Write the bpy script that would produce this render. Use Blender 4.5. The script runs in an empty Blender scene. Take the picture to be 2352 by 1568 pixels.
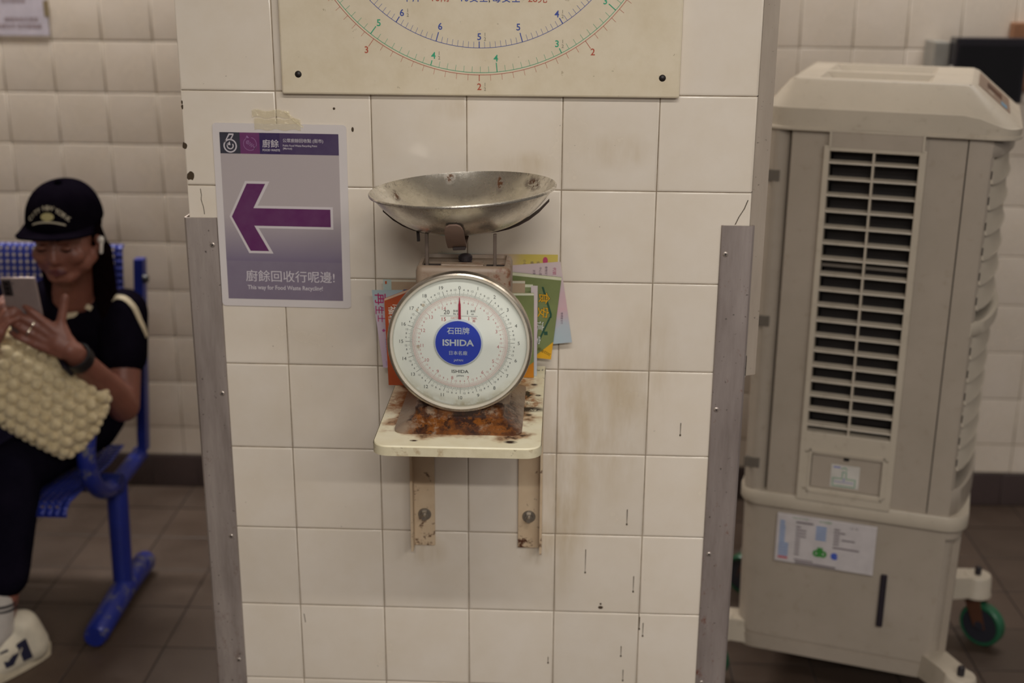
import bpy, bmesh, math, random
from mathutils import Vector, Matrix, Euler
R = random.Random(7)
pi = math.pi
sc = bpy.context.scene
COL = sc.collection

# ------------------------------------------------------------------ camera
def cam_axes(pitch, yaw, roll):
    cy, sy, cp, sp = math.cos(yaw), math.sin(yaw), math.cos(pitch), math.sin(pitch)
    f = Vector((sy*cp, cy*cp, sp)); r = Vector((cy, -sy, 0)); u = r.cross(f)
    c, s = math.cos(roll), math.sin(roll)
    return c*r + s*u, -s*r + c*u, f
cd = bpy.data.cameras.new('camera'); cam = bpy.data.objects.new('camera', cd); COL.objects.link(cam)
_r, _u, _f = cam_axes(-0.3059, -0.0402, 0.0067)
cam.matrix_world = Matrix(((_r.x, _u.x, -_f.x, 0.1545), (_r.y, _u.y, -_f.y, -2.0016), (_r.z, _u.z, -_f.z, 1.7011), (0, 0, 0, 1)))
cd.sensor_width = 36; cd.lens = 2900.96*36/2352; cd.clip_start = 0.05
cd.dof.use_dof = True; cd.dof.focus_distance = 1.87; cd.dof.aperture_fstop = 3.0
sc.camera = cam
# ------------------------------------------------------------------ light and exposure
sc.view_settings.view_transform = 'Standard'; sc.view_settings.look = 'None'
sc.view_settings.gamma = 1; sc.view_settings.use_curve_mapping = False
sc.view_settings.exposure = 0.0
w = bpy.data.worlds.new('hall_air'); sc.world = w; w.use_nodes = True
bg = w.node_tree.nodes['Background']
bg.inputs[0].default_value = (1.0, 0.93, 0.88, 1); bg.inputs[1].default_value = 0.16
LAMPS = [(0.30, -1.9, 2.86, 26, 0), (1.40, 1.45, 2.86, 17, 0), (-1.30, 1.60, 2.86, 50, 0), (0.30, -3.6, 2.86, 64, 0), (1.75, -1.9, 2.86, 16, 0), (1.75, -3.6, 2.86, 32, 0)]   # ceiling tube lamps: x, y, z, watts, turn
for lx, ly, lz, lw, la in LAMPS:
    ld = bpy.data.lights.new('tube_light', 'AREA'); ld.shape = 'RECTANGLE'; ld.size = 1.15; ld.size_y = 0.10
    ld.energy = lw; ld.color = (1.0, 0.965, 0.915)
    lo = bpy.data.objects.new('tube_light', ld); lo.location = (lx, ly, lz-0.035); lo.rotation_euler = (0, 0, math.radians(la)); COL.objects.link(lo)

# ------------------------------------------------------------------ helpers: materials
def lin(h):
    if isinstance(h, str):
        h = h.lstrip('#'); c = [int(h[i:i+2], 16)/255 for i in (0, 2, 4)]
        return tuple((x/12.92 if x <= .04045 else ((x+.055)/1.055)**2.4) for x in c) + (1,)
    return tuple(h)+(1,) if len(h) == 3 else tuple(h)
class NT:
    def __init__(s, name):
        s.m = bpy.data.materials.new(name); s.m.use_nodes = True; s.t = s.m.node_tree
        s.b = s.t.nodes['Principled BSDF']; s.out = s.t.nodes['Material Output']
    def n(s, typ, ins=None, **kw):
        nd = s.t.nodes.new(typ)
        for k, v in kw.items(): setattr(nd, k, v)
        for k, v in (ins or {}).items(): s.set(nd.inputs[k], v)
        return nd
    def set(s, sock, v):
        if isinstance(v, bpy.types.NodeSocket): s.t.links.new(v, sock)
        else: sock.default_value = v
    def math(s, op, a, b=None, c=None, clamp=False):
        nd = s.t.nodes.new('ShaderNodeMath'); nd.operation = op; nd.use_clamp = clamp
        for i, v in enumerate((a, b, c)):
            if v is not None: s.set(nd.inputs[i], v)
        return nd.outputs[0]
    def mix(s, f, a, b):
        nd = s.t.nodes.new('ShaderNodeMix'); nd.data_type = 'RGBA'
        s.set(nd.inputs[0], f); s.set(nd.inputs[6], a); s.set(nd.inputs[7], b); return nd.outputs[2]
    def ramp(s, v, lo, hi, a=0., b=1.):
        nd = s.t.nodes.new('ShaderNodeMapRange'); s.set(nd.inputs[0], v)
        nd.inputs[1].default_value = lo; nd.inputs[2].default_value = hi; nd.inputs[3].default_value = a; nd.inputs[4].default_value = b
        return nd.outputs[0]
    def obj(s): return s.n('ShaderNodeTexCoord').outputs['Object']
    def pos(s): return s.n('ShaderNodeNewGeometry').outputs['Position']
    def noise(s, vec, scale, detail=4., rough=.6, stretch=None):
        if stretch: vec = s.n('ShaderNodeMapping', {0: vec, 3: stretch}).outputs[0]
        return s.n('ShaderNodeTexNoise', {'Vector': vec, 'Scale': scale, 'Detail': detail, 'Roughness': rough}).outputs[0]
    def xyz(s, vec):
        o = s.n('ShaderNodeSeparateXYZ', {0: vec}).outputs; return o[0], o[1], o[2]
    def blob(s, vec, c, r):
        """soft ellipsoid mask, 1 inside, 0 outside"""
        v = s.n('ShaderNodeVectorMath', {0: vec, 1: c}, operation='SUBTRACT').outputs[0]
        v = s.n('ShaderNodeVectorMath', {0: v, 1: tuple(1/x for x in r)}, operation='MULTIPLY').outputs[0]
        l = s.n('ShaderNodeVectorMath', {0: v}, operation='LENGTH').outputs['Value']
        return s.ramp(l, 0.45, 1.0, 1., 0.)
    def bump(s, h, dist=.001, strength=.5):
        b = s.n('ShaderNodeBump', {'Height': h, 'Distance': dist, 'Strength': strength}); s.set(s.b.inputs['Normal'], b.outputs[0])
    def base(s, col, rough=.5, metal=0., **kw):
        s.set(s.b.inputs['Base Color'], col if isinstance(col, bpy.types.NodeSocket) else lin(col))
        s.set(s.b.inputs['Roughness'], rough); s.set(s.b.inputs['Metallic'], metal)
        for k, v in kw.items(): s.set(s.b.inputs[k.replace('_', ' ')], v)
        return s.m
_pm = {}
def plain(col, rough=.5, metal=0., name=None, vary=.08, scale=30.):
    key = (col, rough, metal)
    if key not in _pm:
        t = NT(name or 'plain'); v = t.noise(t.obj(), scale, 3.)
        c = lin(col); f = t.ramp(v, .3, .7, 1-vary, 1+vary)
        cc = t.n('ShaderNodeVectorMath', {0: c[:3], 1: f}, operation='MULTIPLY')
        t.base(cc.outputs[0], rough, metal); _pm[key] = t.m
    return _pm[key]

# ------------------------------------------------------------------ helpers: geometry
class MB:
    def __init__(s): s.v = []; s.f = []; s.mi = []; s.cm = 0
    def add(s, vs, fs, M=None):
        o = len(s.v)
        s.v += [tuple(M @ Vector(p)) if M is not None else tuple(p) for p in vs]
        s.f += [tuple(i+o for i in f) for f in fs]; s.mi += [s.cm]*len(fs); return s
    def box(s, lo, hi, bev=0., M=None, seg=2):
        x0, y0, z0 = lo; x1, y1, z1 = hi
        vs = [(x0,y0,z0),(x1,y0,z0),(x1,y1,z0),(x0,y1,z0),(x0,y0,z1),(x1,y0,z1),(x1,y1,z1),(x0,y1,z1)]
        fs = [(0,3,2,1),(4,5,6,7),(0,1,5,4),(1,2,6,5),(2,3,7,6),(3,0,4,7)]
        if bev > 0:
            bm = bmesh.new(); bv = [bm.verts.new(p) for p in vs]
            for f in fs: bm.faces.new([bv[i] for i in f])
            bmesh.ops.bevel(bm, geom=bm.edges[:], offset=bev, segments=seg, affect='EDGES', profile=.5)
            bm.verts.index_update(); vs = [tuple(q.co) for q in bm.verts]; fs = [tuple(q.index for q in f.verts) for f in bm.faces]; bm.free()
        return s.add(vs, fs, M)
    def loft(s, rings, cap=True, closed=True, M=None):
        n = len(rings[0]); vs = [p for r in rings for p in r]; fs = []
        for k in range(len(rings)-1):
            for i in range(n if closed else n-1):
                j = (i+1) % n; fs.append((k*n+i, k*n+j, (k+1)*n+j, (k+1)*n+i))
        if cap:
            fs.append(tuple(range(n-1, -1, -1))); b = (len(rings)-1)*n; fs.append(tuple(range(b, b+n)))
        return s.add(vs, fs, M)
    def prism(s, poly, y0, y1, M=None):
        """polygon in x,z extruded along y"""
        return s.loft([[(x, y0, z) for x, z in poly], [(x, y1, z) for x, z in poly]], M=M)
    def lathe(s, prof, seg=32, M=None, cap=False):
        """profile (r,z) turned round z"""
        rings = [[(r*math.cos(2*pi*i/seg), r*math.sin(2*pi*i/seg), z) for i in range(seg)] for r, z in prof]
        return s.loft(rings, cap=cap, M=M)
    def tube(s, pts, r, seg=12, cap=True, closed=False, flat=1.):
        pts = [Vector(p) for p in pts]; n = len(pts); rings = []; prev = None
        for i, p in enumerate(pts):
            a = pts[(i-1) % n] if closed or i else pts[0]; b = pts[(i+1) % n] if closed or i < n-1 else pts[-1]
            t = (b-a).normalized()
            if prev is None: up = Vector((0,0,1)) if abs(t.z) < .9 else Vector((1,0,0)); q = t.cross(up).normalized()
            else: q = (prev-t*prev.dot(t)).normalized()
            prev = q; w_ = t.cross(q); rr = r[i] if isinstance(r, (list, tuple)) else r
            rings.append([tuple(p+q*rr*math.cos(2*pi*k/seg)+w_*rr*flat*math.sin(2*pi*k/seg)) for k in range(seg)])
        if closed: rings.append(rings[0]); cap = False
        return s.loft(rings, cap=cap)
    def ell(s, c, r, rot=None, seg=20, rings=12):
        vs = []; fs = []
        for i in range(rings+1):
            th = pi*i/rings
            for k in range(seg): a = 2*pi*k/seg; vs.append((r[0]*math.sin(th)*math.cos(a), r[1]*math.sin(th)*math.sin(a), r[2]*math.cos(th)))
        for i in range(rings):
            for k in range(seg):
                j = (k+1) % seg; fs.append((i*seg+k, (i+1)*seg+k, (i+1)*seg+j, i*seg+j))
        M = Matrix.Translation(c) @ (rot.to_4x4() if rot is not None else Matrix())
        return s.add(vs, fs, M)
    def cap(s, p0, p1, r0, r1, seg=16, flat=1., fdir=None):
        """tapered capsule"""
        p0, p1 = Vector(p0), Vector(p1); t = (p1-p0)
        L = t.length
        if L < 1e-6: return s.ell(p0, (r0,)*3)
        t /= L; a = Vector(fdir) if fdir is not None else (Vector((0,0,1)) if abs(t.z) < .9 else Vector((1,0,0)))
        q = (a-t*a.dot(t)).normalized(); w_ = t.cross(q); prof = []
        for i in range(5): th = pi/2*(1-i/4); prof.append((-r0*math.sin(th), r0*math.cos(th)))
        for i in range(5): th = pi/2*i/4; prof.append((L+r1*math.sin(th), r1*math.cos(th)))
        rings = [[tuple(p0+t*h+q*max(r, 1e-4)*flat*math.cos(2*pi*k/seg)+w_*max(r, 1e-4)*math.sin(2*pi*k/seg)) for k in range(seg)] for h, r in prof]
        return s.loft(rings)
    def text(s, body, M, size=1., bold=0., align='C', sx=1.):
        vs, fs, (x0, x1) = text_geo(body, bold)
        ox = {'C': -(x0+x1)/2, 'L': -x0, 'R': -x1}[align]
        return s.add([((x+ox)*size*sx, y*size, z) for x, y, z in vs], fs, M)
    def build(s, name, mat, parent=None, loc=None, smooth=None, kind=None, label=None):
        me = bpy.data.meshes.new(name); me.from_pydata(s.v, [], s.f); me.validate()
        for m in (mat if isinstance(mat, (list, tuple)) else [mat]): me.materials.append(m)
        if isinstance(mat, (list, tuple)) and len(me.polygons) == len(s.mi): me.polygons.foreach_set('material_index', s.mi)
        bm = bmesh.new(); bm.from_mesh(me); bmesh.ops.recalc_face_normals(bm, faces=bm.faces); bm.to_mesh(me); bm.free()
        if smooth is not None:
            me.polygons.foreach_set('use_smooth', [True]*len(me.polygons)); me.set_sharp_from_angle(angle=math.radians(smooth))
        return link(name, me, parent, loc, kind, label)
def link(name, me, parent=None, loc=None, kind=None, label=None):
    o = bpy.data.objects.new(name, me); COL.objects.link(o)
    if parent is not None: o.parent = parent
    if loc is not None: o.location = loc
    if kind: o['kind'] = kind
    elif 'lettering' in name or name.endswith('_print'): o['kind'] = 'stuff'
    if label: o['label'] = label
    return o
_tg = {}
def text_geo(body, bold):
    k = (body, bold)
    if k not in _tg:
        c = bpy.data.curves.new('t', 'FONT'); c.body = body; c.size = 1; c.offset = bold; c.resolution_u = 3
        o = bpy.data.objects.new('t', c); COL.objects.link(o)
        me = bpy.data.meshes.new_from_object(o.evaluated_get(bpy.context.evaluated_depsgraph_get()))
        vs = [tuple(v.co) for v in me.vertices]; fs = [tuple(p.vertices) for p in me.polygons]
        bpy.data.objects.remove(o); bpy.data.meshes.remove(me)
        xs = [v[0] for v in vs] or [0]
        _tg[k] = (vs, fs, (min(xs), max(xs)))
    return _tg[k]
def thing(name, label, cat, loc=(0,0,0), rz=0., group=None, kind=None):
    o = bpy.data.objects.new(name, None); o.empty_display_size = .05; COL.objects.link(o)
    o.location = loc; o.rotation_euler = (0, 0, rz); tag(o, label, cat, group, kind); return o
def tag(o, label=None, cat=None, group=None, kind=None):
    if label: o['label'] = label
    if cat: o['category'] = cat
    if group: o['group'] = group
    if kind: o['kind'] = kind
    return o
def T(x, y, z): return Matrix.Translation((x, y, z))
def RX(a): return Matrix.Rotation(math.radians(a), 4, 'X')
def RY(a): return Matrix.Rotation(math.radians(a), 4, 'Y')
def RZ(a): return Matrix.Rotation(math.radians(a), 4, 'Z')
def wallM(x, y, z, roll=0.): return T(x, y, z) @ RY(-roll) @ RX(90)   # print on a surface that faces -y; roll turns it counter-clockwise
def rrect(x0, x1, y0, y1, r, z, n=6):
    pts = []
    for cx, cy, a0 in ((x1-r, y1-r, 0), (x0+r, y1-r, 90), (x0+r, y0+r, 180), (x1-r, y0+r, 270)):
        for k in range(n+1):
            a = math.radians(a0+90*k/n); pts.append((cx+r*math.cos(a), cy+r*math.sin(a), z))
    return pts
def remesh(mb, name, mat, parent, voxel, smooth=4, loc=None):
    o = mb.build(name, mat, parent, loc)
    m = o.modifiers.new('r', 'REMESH'); m.mode = 'VOXEL'; m.voxel_size = voxel
    if smooth: m2 = o.modifiers.new('s', 'SMOOTH'); m2.factor = .5; m2.iterations = smooth
    bpy.context.view_layer.update()
    me = bpy.data.meshes.new_from_object(o.evaluated_get(bpy.context.evaluated_depsgraph_get()))
    o.modifiers.clear(); old = o.data; o.data = me; me.name = name; bpy.data.meshes.remove(old)
    if not me.materials: me.materials.append(mat)
    me.polygons.foreach_set('use_smooth', [True]*len(me.polygons))
    return o
# ------------------------------------------------------------------ materials of the room
def mk_tile(name, col, col2, stains=False, rough=.16):
    t = NT(name); P = t.pos(); rnd = t.n('ShaderNodeObjectInfo').outputs['Random']
    n1 = t.noise(P, 9., 4.); n2 = t.noise(P, 70., 3.)
    c = t.mix(t.ramp(n1, .35, .75), lin(col), lin(col2))
    c = t.n('ShaderNodeVectorMath', {0: c, 1: t.ramp(rnd, 0, 1, .955, 1.03)}, operation='MULTIPLY').outputs[0]
    if stains:
        yel = lin('#b59c70')
        for ctr, r, k in (((.235, 0, .93), (.075, .2, .17), .34), ((.17, 0, .84), (.05, .2, .26), .40), ((.30, 0, 1.02), (.06, .2, .14), .22), ((.12, 0, .70), (.05, .2, .05), .40), ((-.08, 0, .68), (.05, .2, .035), .30),
                          ((.09, 0, 1.36), (.06, .2, .03), .25), ((.24, 0, 1.385), (.07, .2, .035), .20), ((-.02, 0, 1.45), (.05, .2, .02), .18)):
            m = t.math('MULTIPLY', t.blob(P, ctr, r), t.ramp(t.noise(P, 22., 4., .65, (1, 1, .22)), .36, .66, 0., k*1.45), clamp=True)
            c = t.mix(m, c, yel)
        spk = t.ramp(t.noise(P, 160., 2.), .735, .76); c = t.mix(t.math('MULTIPLY', spk, t.ramp(n1, .5, .62)), c, lin('#5a4838'))
    rg = t.ramp(n1, .3, .8, rough, rough+.16)
    t.base(c, rg, 0., Coat_Weight=.35, Coat_Roughness=.08)
    t.bump(t.noise(P, 14., 2.), .0006, .3)
    return t.m
M_TILE = mk_tile('glazed_tile_front', '#e4d9cb', '#ddd0be', True)
M_TILE_B = mk_tile('glazed_tile_back', '#e0d4c7', '#d8cbbb', False, .2)
def mk_grout(col):
    t = NT('grout'); P = t.pos(); n = t.noise(P, 25., 5., .7)
    t.base(t.mix(t.ramp(n, .35, .7), lin(col), lin('#6f5f4c')), .9); return t.m
M_GROUT = mk_grout('#a39480'); M_GROUT_B = mk_grout('#a8987f')
def mk_floor():
    t = NT('floor_tile'); P = t.pos(); rnd = t.n('ShaderNodeObjectInfo').outputs['Random']
    n = t.noise(P, 6., 6., .65); n2 = t.noise(P, 120., 3.)
    c = t.mix(t.ramp(n, .3, .7), lin('#3f3128'), lin('#4c3d33')); c = t.mix(t.ramp(n2, .55, .75, 0, .4), c, lin('#3d3129'))
    c = t.n('ShaderNodeVectorMath', {0: c, 1: t.ramp(rnd, 0, 1, .86, 1.1)}, operation='MULTIPLY').outputs[0]
    t.base(c, t.ramp(n, .3, .7, .42, .6)); t.bump(n2, .0008, .5); return t.m
M_FLOOR = mk_floor()
M_FGROUT = plain('#2c2320', .95); M_SKIRT = mk_tile('skirting_tile', '#4a3d3c', '#413534', False, .3)
M_CEIL = plain('#cfc6b8', .9); M_WHITEP = plain('#d9d4c8', .4)
t = NT('tube_glow'); t.base('#fff4e0', .5); t.set(t.b.inputs['Emission Color'], lin('#fff1da')); t.set(t.b.inputs['Emission Strength'], 6.0); M_TUBE = t.m

def tile_mesh(w, h, mat, th=.006, bev=.0022, name='tile'):
    """one pillowed tile facing -y, centred, its face at y=0"""
    b = MB(); x, z = w/2, h/2; i = bev
    rings = [[(-x, th, -z), (x, th, -z), (x, th, z), (-x, th, z)], [(-x, .0010, -z), (x, .0010, -z), (x, .0010, z), (-x, .0010, z)],
             [(-x+i*.45, .0002, -z+i*.45), (x-i*.45, .0002, -z+i*.45), (x-i*.45, .0002, z-i*.45), (-x+i*.45, .0002, z-i*.45)],
             [(-x+i*1.6, 0, -z+i*1.6), (x-i*1.6, 0, -z+i*1.6), (x-i*1.6, 0, z-i*1.6), (-x+i*1.6, 0, z-i*1.6)]]
    b.loft(rings, cap=False); b.f.append((12, 13, 14, 15)); b.mi.append(0)
    o = b.build(name, mat, smooth=50); me = o.data; bpy.data.objects.remove(o); return me
P_ = .1515; G_ = .0016
# ---- the pillar in front
ZH = 1.475; HX = .4545; ZTOP = 2.95; PD = .62
pillar = tag(MB().box((-HX+.002, .0016, 0), (HX-.002, PD, ZTOP)).build('wall_pillar', M_GROUT), 'white tiled pillar that carries the scale shelf and the poster', None, None, 'structure')
tm = tile_mesh(P_-G_, P_-G_, M_TILE)
tm_side = tm
k0 = int(ZH/P_)+1
for j in range(-10, k0):
    zt = ZH - j*P_; zb = max(zt-P_, .0)
    if zt > ZTOP+.01: continue
    me = tm if zb > .001 else tile_mesh(P_-G_, zt-zb-G_, M_TILE)
    for i in range(6):
        o = link('tile', me, pillar, ((i-2.5)*P_, R.uniform(-.0004, .0003), (zt+zb)/2)); o.rotation_euler = (R.uniform(-.003, .003), R.uniform(-.0012, .0012), R.uniform(-.003, .003))
sb = MB()                                                            # the two narrow sides of the pillar, outside the picture
for sx in (-1, 1):
    for j in range(-10, k0):
        zt = ZH - j*P_; zb = max(zt-P_, 0.)
        for i in range(4):
            sb.box((sx*(HX-.002)-.003, .006+i*P_+.001, zb+.001), (sx*(HX-.002)+.003, .006+min((i+1)*P_, PD-.006)-.001, zt-.001))
sb.build('side_tiles', M_TILE, pillar, kind='stuff')
# dirt that sits on the pillar tiles: paint runs, chips, cracks
dr = MB()
def streak(x, z, l, w0=.0022, bead=.0022):
    dr.prism([(x-w0*.35, z), (x+w0*.35, z), (x+w0*.25, z-l*.6), (x+.0003, z-l), (x-.0003, z-l), (x-w0*.25, z-l*.6)], -.0006, .0002)
    dr.ell((x, -.0004, z-l), (bead*.7, .0008, bead), seg=10, rings=6)
for a in ((.3600, .930, .022), (.2755, .768, .028), (.2055, .690, .045), (.3045, .560, .024), (.3110, .548, .026), (.2735, .500, .02), (.2785, .452, .022), (.1430, .474, .012), (.2910, .640, .03)): streak(*a)
dr.ell((.2345, -.0006, .577), (.0045, .001, .003), seg=8, rings=5); dr.ell((.2345, -.0006, .584), (.0018, .001, .002), seg=8, rings=5)
dr.ell((-.1815, -.0008, 1.4165), (.002, .0012, .004), seg=8, rings=5); dr.ell((-.210, -.0008, 1.449), (.002, .0012, .002), seg=8, rings=5)
dr.prism([(-.2975, .548), (-.2965, .548), (-.2945, .531), (-.2955, .531)], -.0007, .0002)
for x, z, rx, rz in ((-.4475, 1.3385, .0068, .0075), (-.4530, 1.3870, .004, .006), (-.4525, 1.449, .0018, .004), (-.4527, 1.456, .0015, .003)):
    pts = [(x+rx*R.uniform(.75, 1.15)*math.cos(a*pi/6), z+rz*R.uniform(.75, 1.15)*math.sin(a*pi/6)) for a in range(12)]
    dr.prism(pts, -.0007, .001)
def crack(pts, w0):
    for (xa, za), (xb, zb) in zip(pts, pts[1:]): dr.prism([(xa-w0, za), (xa+w0, za), (xb+w0, zb), (xb-w0, zb)], -.0006, .0002)
crack([(-.4325, 1.318), (-.4315, 1.308), (-.4325, 1.300), (-.4295, 1.288), (-.4285, 1.276)], .0005)
crack([(.4490, 1.312), (.4440, 1.298), (.4360, 1.284), (.4310, 1.272)], .0007)
dr.build('dirt_runs', plain('#43331f', .7), pillar, label='brown drip marks and chips on the tiles')

# ---- back wall, skirting, floor, ceiling
BY = 1.75
back = tag(MB().box((-3.6, BY+.0016, 0), (3.6, BY+.15, ZTOP)).build('wall_back', M_GROUT_B), 'white tiled wall at the back of the hall', None, None, 'structure')
tb = tile_mesh(P_-.0026, P_-.0026, M_TILE_B)
rest = MB(); SK = .111
for side in (0, 1):
    for i in range(-16, 17):
        xl = (-1.058 + i*P_) if side == 0 else (.825 + i*P_)
        if (side == 0 and xl > -.02) or (side == 1 and xl < .06): continue
        if side == 0 and xl + P_ > .14: continue
        for j in range(0, 20):
            zb = 1.418 + .1515*7 - j*P_; zt = zb+P_
            if zb < SK-.10 or zt > ZTOP+.1: continue
            zb2 = max(zb, SK)
            if -1.75 < xl < 1.75 and zb < 1.60 and zb2 == zb:
                o = link('tile', tb, back, (xl+P_/2, BY+R.uniform(-.0003, .0003), zb+P_/2)); o.rotation_euler = (R.uniform(-.001, .001), 0, R.uniform(-.001, .001))
            else: rest.box((xl+.0013, BY, zb2+.0013), (xl+P_-.0013, BY+.006, min(zt, ZTOP)-.0013))
rest.build('more_tiles', M_TILE_B, back, kind='stuff')
sk = tag(MB().box((-3.6, BY-.006, 0), (3.6, BY+.004, SK-.002)).build('baseboard_back', M_FGROUT), 'dark brown tiled skirting along the back wall', None, None, 'structure')
ts = tile_mesh(P_-.002, SK-.004, M_SKIRT)
for i in range(-10, 12): link('tile', ts, sk, (-.03+i*P_, BY-.0085, SK/2))
floor = tag(MB().box((-3.6, -4.2, -.08), (3.6, BY, -.002)).build('floor', M_FGROUT), 'dark brown square floor tiles of the hall', None, None, 'structure')
F_ = .2025
fb = MB(); x = F_/2-.002
fb.loft([[(-x, -x, -.01), (x, -x, -.01), (x, x, -.01), (-x, x, -.01)], [(-x, -x, -.001), (x, -x, -.001), (x, x, -.001), (-x, x, -.001)], [(-x+.0015, -x+.0015, 0), (x-.0015, -x+.0015, 0), (x-.0015, x-.0015, 0), (-x+.0015, x-.0015, 0)]], cap=False); fb.f.append((8, 9, 10, 11)); fb.mi.append(0)
o = fb.build('tile', M_FLOOR); fm = o.data; bpy.data.objects.remove(o); frest = MB()
for i in range(-14, 15):
    for j in range(-1, 30):
        cx = -.8305+F_/2+i*F_; cy = 1.579+F_/2-j*F_
        if cy > BY+F_/2-.03: continue
        if -1.75 < cx < 1.85 and cy > .3 and cy+F_/2 < BY: link('tile', fm, floor, (cx, cy, R.uniform(-.0005, .0003)))
        elif abs(cx) < 3.5: frest.box((cx-x, cy-x, -.01), (cx+x, min(cy+x, BY-.008), 0.))
frest.build('more_tiles', M_FLOOR, floor, kind='stuff')
tag(MB().box((-2.55, -4.2, 0), (-2.45, BY, ZTOP)).build('wall_left_blocker', plain('#8f8578', .6)), 'plain wall out of view, added to block light from the left', None, None, 'structure')  # unseen wall, added to keep ambient light off the bench side
tag(MB().box((-3.6, -4.2, ZTOP), (3.6, BY+.1, ZTOP+.1)).build('ceiling', M_CEIL), 'plain off white ceiling above the hall', None, None, 'structure')
names = ['above the space before the pillar', 'above the air cooler', 'above the waiting bench', 'over the aisle behind the viewer', 'at the right of the aisle before the pillar', 'at the right of the aisle behind the viewer']
for (lx, ly, lz, lw, la), nm in zip(LAMPS, names):
    L = thing('ceiling_light', 'long white tube lamp on the ceiling '+nm, 'lamp', (lx, ly, lz), math.radians(la), group='tube lamps on the ceiling')
    MB().box((-.62, -.05, -.005), (.62, .05, .09), .006).build('housing', M_WHITEP, L)
    MB().tube([(-.58, 0, -.018), (.58, 0, -.018)], .012, 10).build('tube', M_TUBE, L)
# grey metal strip that runs down the pillar's right edge
def mk_steel(name, a, b, rough=.42, rust=.5, metal=.75, rc='#5a3420'):
    t = NT(name); P = t.pos(); n = t.noise(P, 12., 5., .65, (2.5, 2.5, .35)); n2 = t.noise(P, 46., 5., .75, (1, 1, .6))
    c = t.mix(t.ramp(n, .3, .7), lin(a), lin(b)); x, y, z = t.xyz(P)
    low = t.ramp(z, .45, 1.05, 0., .085)
    m = t.ramp(t.math('SUBTRACT', n2, low), .56, .68, 0., rust)
    c = t.mix(m, c, lin(rc)); c = t.mix(t.ramp(t.noise(P, 150., 2.), .70, .74, 0, .7), c, lin('#2c2424'))
    t.base(c, t.ramp(n, .3, .7, rough, rough+.15), t.math('MULTIPLY', t.math('SUBTRACT', 1., m), metal)); t.bump(n, .0008, .3); return t.m
M_GUARD = mk_steel('worn_steel_left', '#b3a7a0', '#8a7e78', .45, .45, .45)
M_GUARD2 = mk_steel('worn_steel_right', '#ada19c', '#897d78', .45, .95, .45, '#6a3016')
M_STRIP = mk_steel('grey_trim', '#a89b8d', '#978a7d', .55, .2, .15)
trim = MB(); trim.prism([(.4555, 1.0135), (.4795, 1.018), (.4795, ZTOP), (.4555, ZTOP)], .004, .075)
trim.prism([(.4555, 1.00), (.4640, 1.0135), (.4640, 1.05), (.4555, 1.05)], .004, .012)
tag(trim.build('trim_1', M_STRIP, smooth=30), 'grey metal strip running down the right edge of the pillar', None, None, 'structure')
# corner guards
def guard(sx, label, mat, screws):
    g = thing('corner_guard', label, 'corner guard', (sx*.457, 0, 0), group='steel corner guards on the pillar')
    xi = -.048 if sx > 0 else .049
    o_ = sx*.005
    pts = [(o_, .055), (o_, -.002), (o_-sx*.0035, -.0052), (xi+sx*.005, -.0052), (xi+sx*.001, -.0038), (xi, -.001), (xi+sx*.0015, -.0008), (xi+sx*.005, -.003), (o_-sx*.0045, -.0028), (o_-sx*.0028, -.0008), (o_-sx*.0028, .055)]
    if sx < 0: pts = [(p[0], p[1]) for p in pts]
    b = MB(); H = 1.271
    b.loft([[(x, y, 0.) for x, y in pts], [(x, y, H-.004) for x, y in pts], [(x*.999, y, H) for x, y in pts]]); b.build('profile', mat, g, smooth=40)
    s1 = MB(); s1.lathe([(.0, .0016), (.0028, .0014), (.0042, .0006), (.0046, 0.)], 16); s1.cm = 1
    for a in (0, 90): s1.box((-.0026, -.0005, .0014), (.0026, .0005, .0019), M=RZ(a))
    so = s1.build('screw', [plain('#b5a9a0', .35, .6), plain('#17100f', .8)], g); so.data.name = 'screw'
    for k, (dx, z) in enumerate(screws):
        q = so if k == 0 else link('screw', so.data, g)
        q.location = (dx, -.0052, z); q.rotation_euler = (pi/2, 0, R.uniform(0, 1.5)) if False else (pi/2, R.uniform(0, 1.5), 0)
guard(-1, 'grey steel corner guard beside the poster, screwed to the pillar', M_GUARD, [(.0395, 1.226), (.0395, .968), (.0385, .701), (.0375, .453)])
guard(1, 'rust spotted steel corner guard beside the air cooler', M_GUARD2, [(-.0395, 1.224), (-.0395, .957), (-.0375, .689), (-.0375, .433)])
# ------------------------------------------------------------------ enamel conversion board above the scale
M_BOARD = None
t = NT('cream_board'); P = t.pos(); n = t.noise(P, 16., 6., .7)
c = t.mix(t.ramp(n, .4, .75), lin('#dfd2ba'), lin('#d5c6aa')); c = t.mix(t.ramp(t.noise(P, 90., 3.), .70, .74, 0, .5), c, lin('#8b7a58'))
t.base(c, .42); M_BOARD = t.m
INKB = plain('#3c4f9c', .6); INKG = plain('#36a27a', .6); INKR = plain('#b4533c', .6); INKK = plain('#2a2324', .6); INKGY = plain('#8d8572', .6)
bd = thing('conversion_board', 'cream weight conversion board with printed dial rings above the scale', 'sign', (.021, 0, 1.4725))
BYF = -.0135
BX0, BX1 = -.310, .3105
b = MB(); b.box((BX0, BYF, 0), (BX1, -.0006, .63), .003); b.build('panel', M_BOARD, bd)
for sx in (-.283, .283):
    s = MB(); s.lathe([(0, .0022), (.003, .0018), (.0052, .0004), (.0054, 0)], 18); q = s.build('screw', plain('#1b1210', .5), bd, (sx, BYF, .0305), smooth=40); q.rotation_euler = (pi/2, 0, 0)
ZC = .0733 + .2366    # dial centre above the board's lower edge
def bp(r, a): return (r*math.sin(a), ZC - r*math.cos(a))    # a measured from straight down, positive to the right
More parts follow.
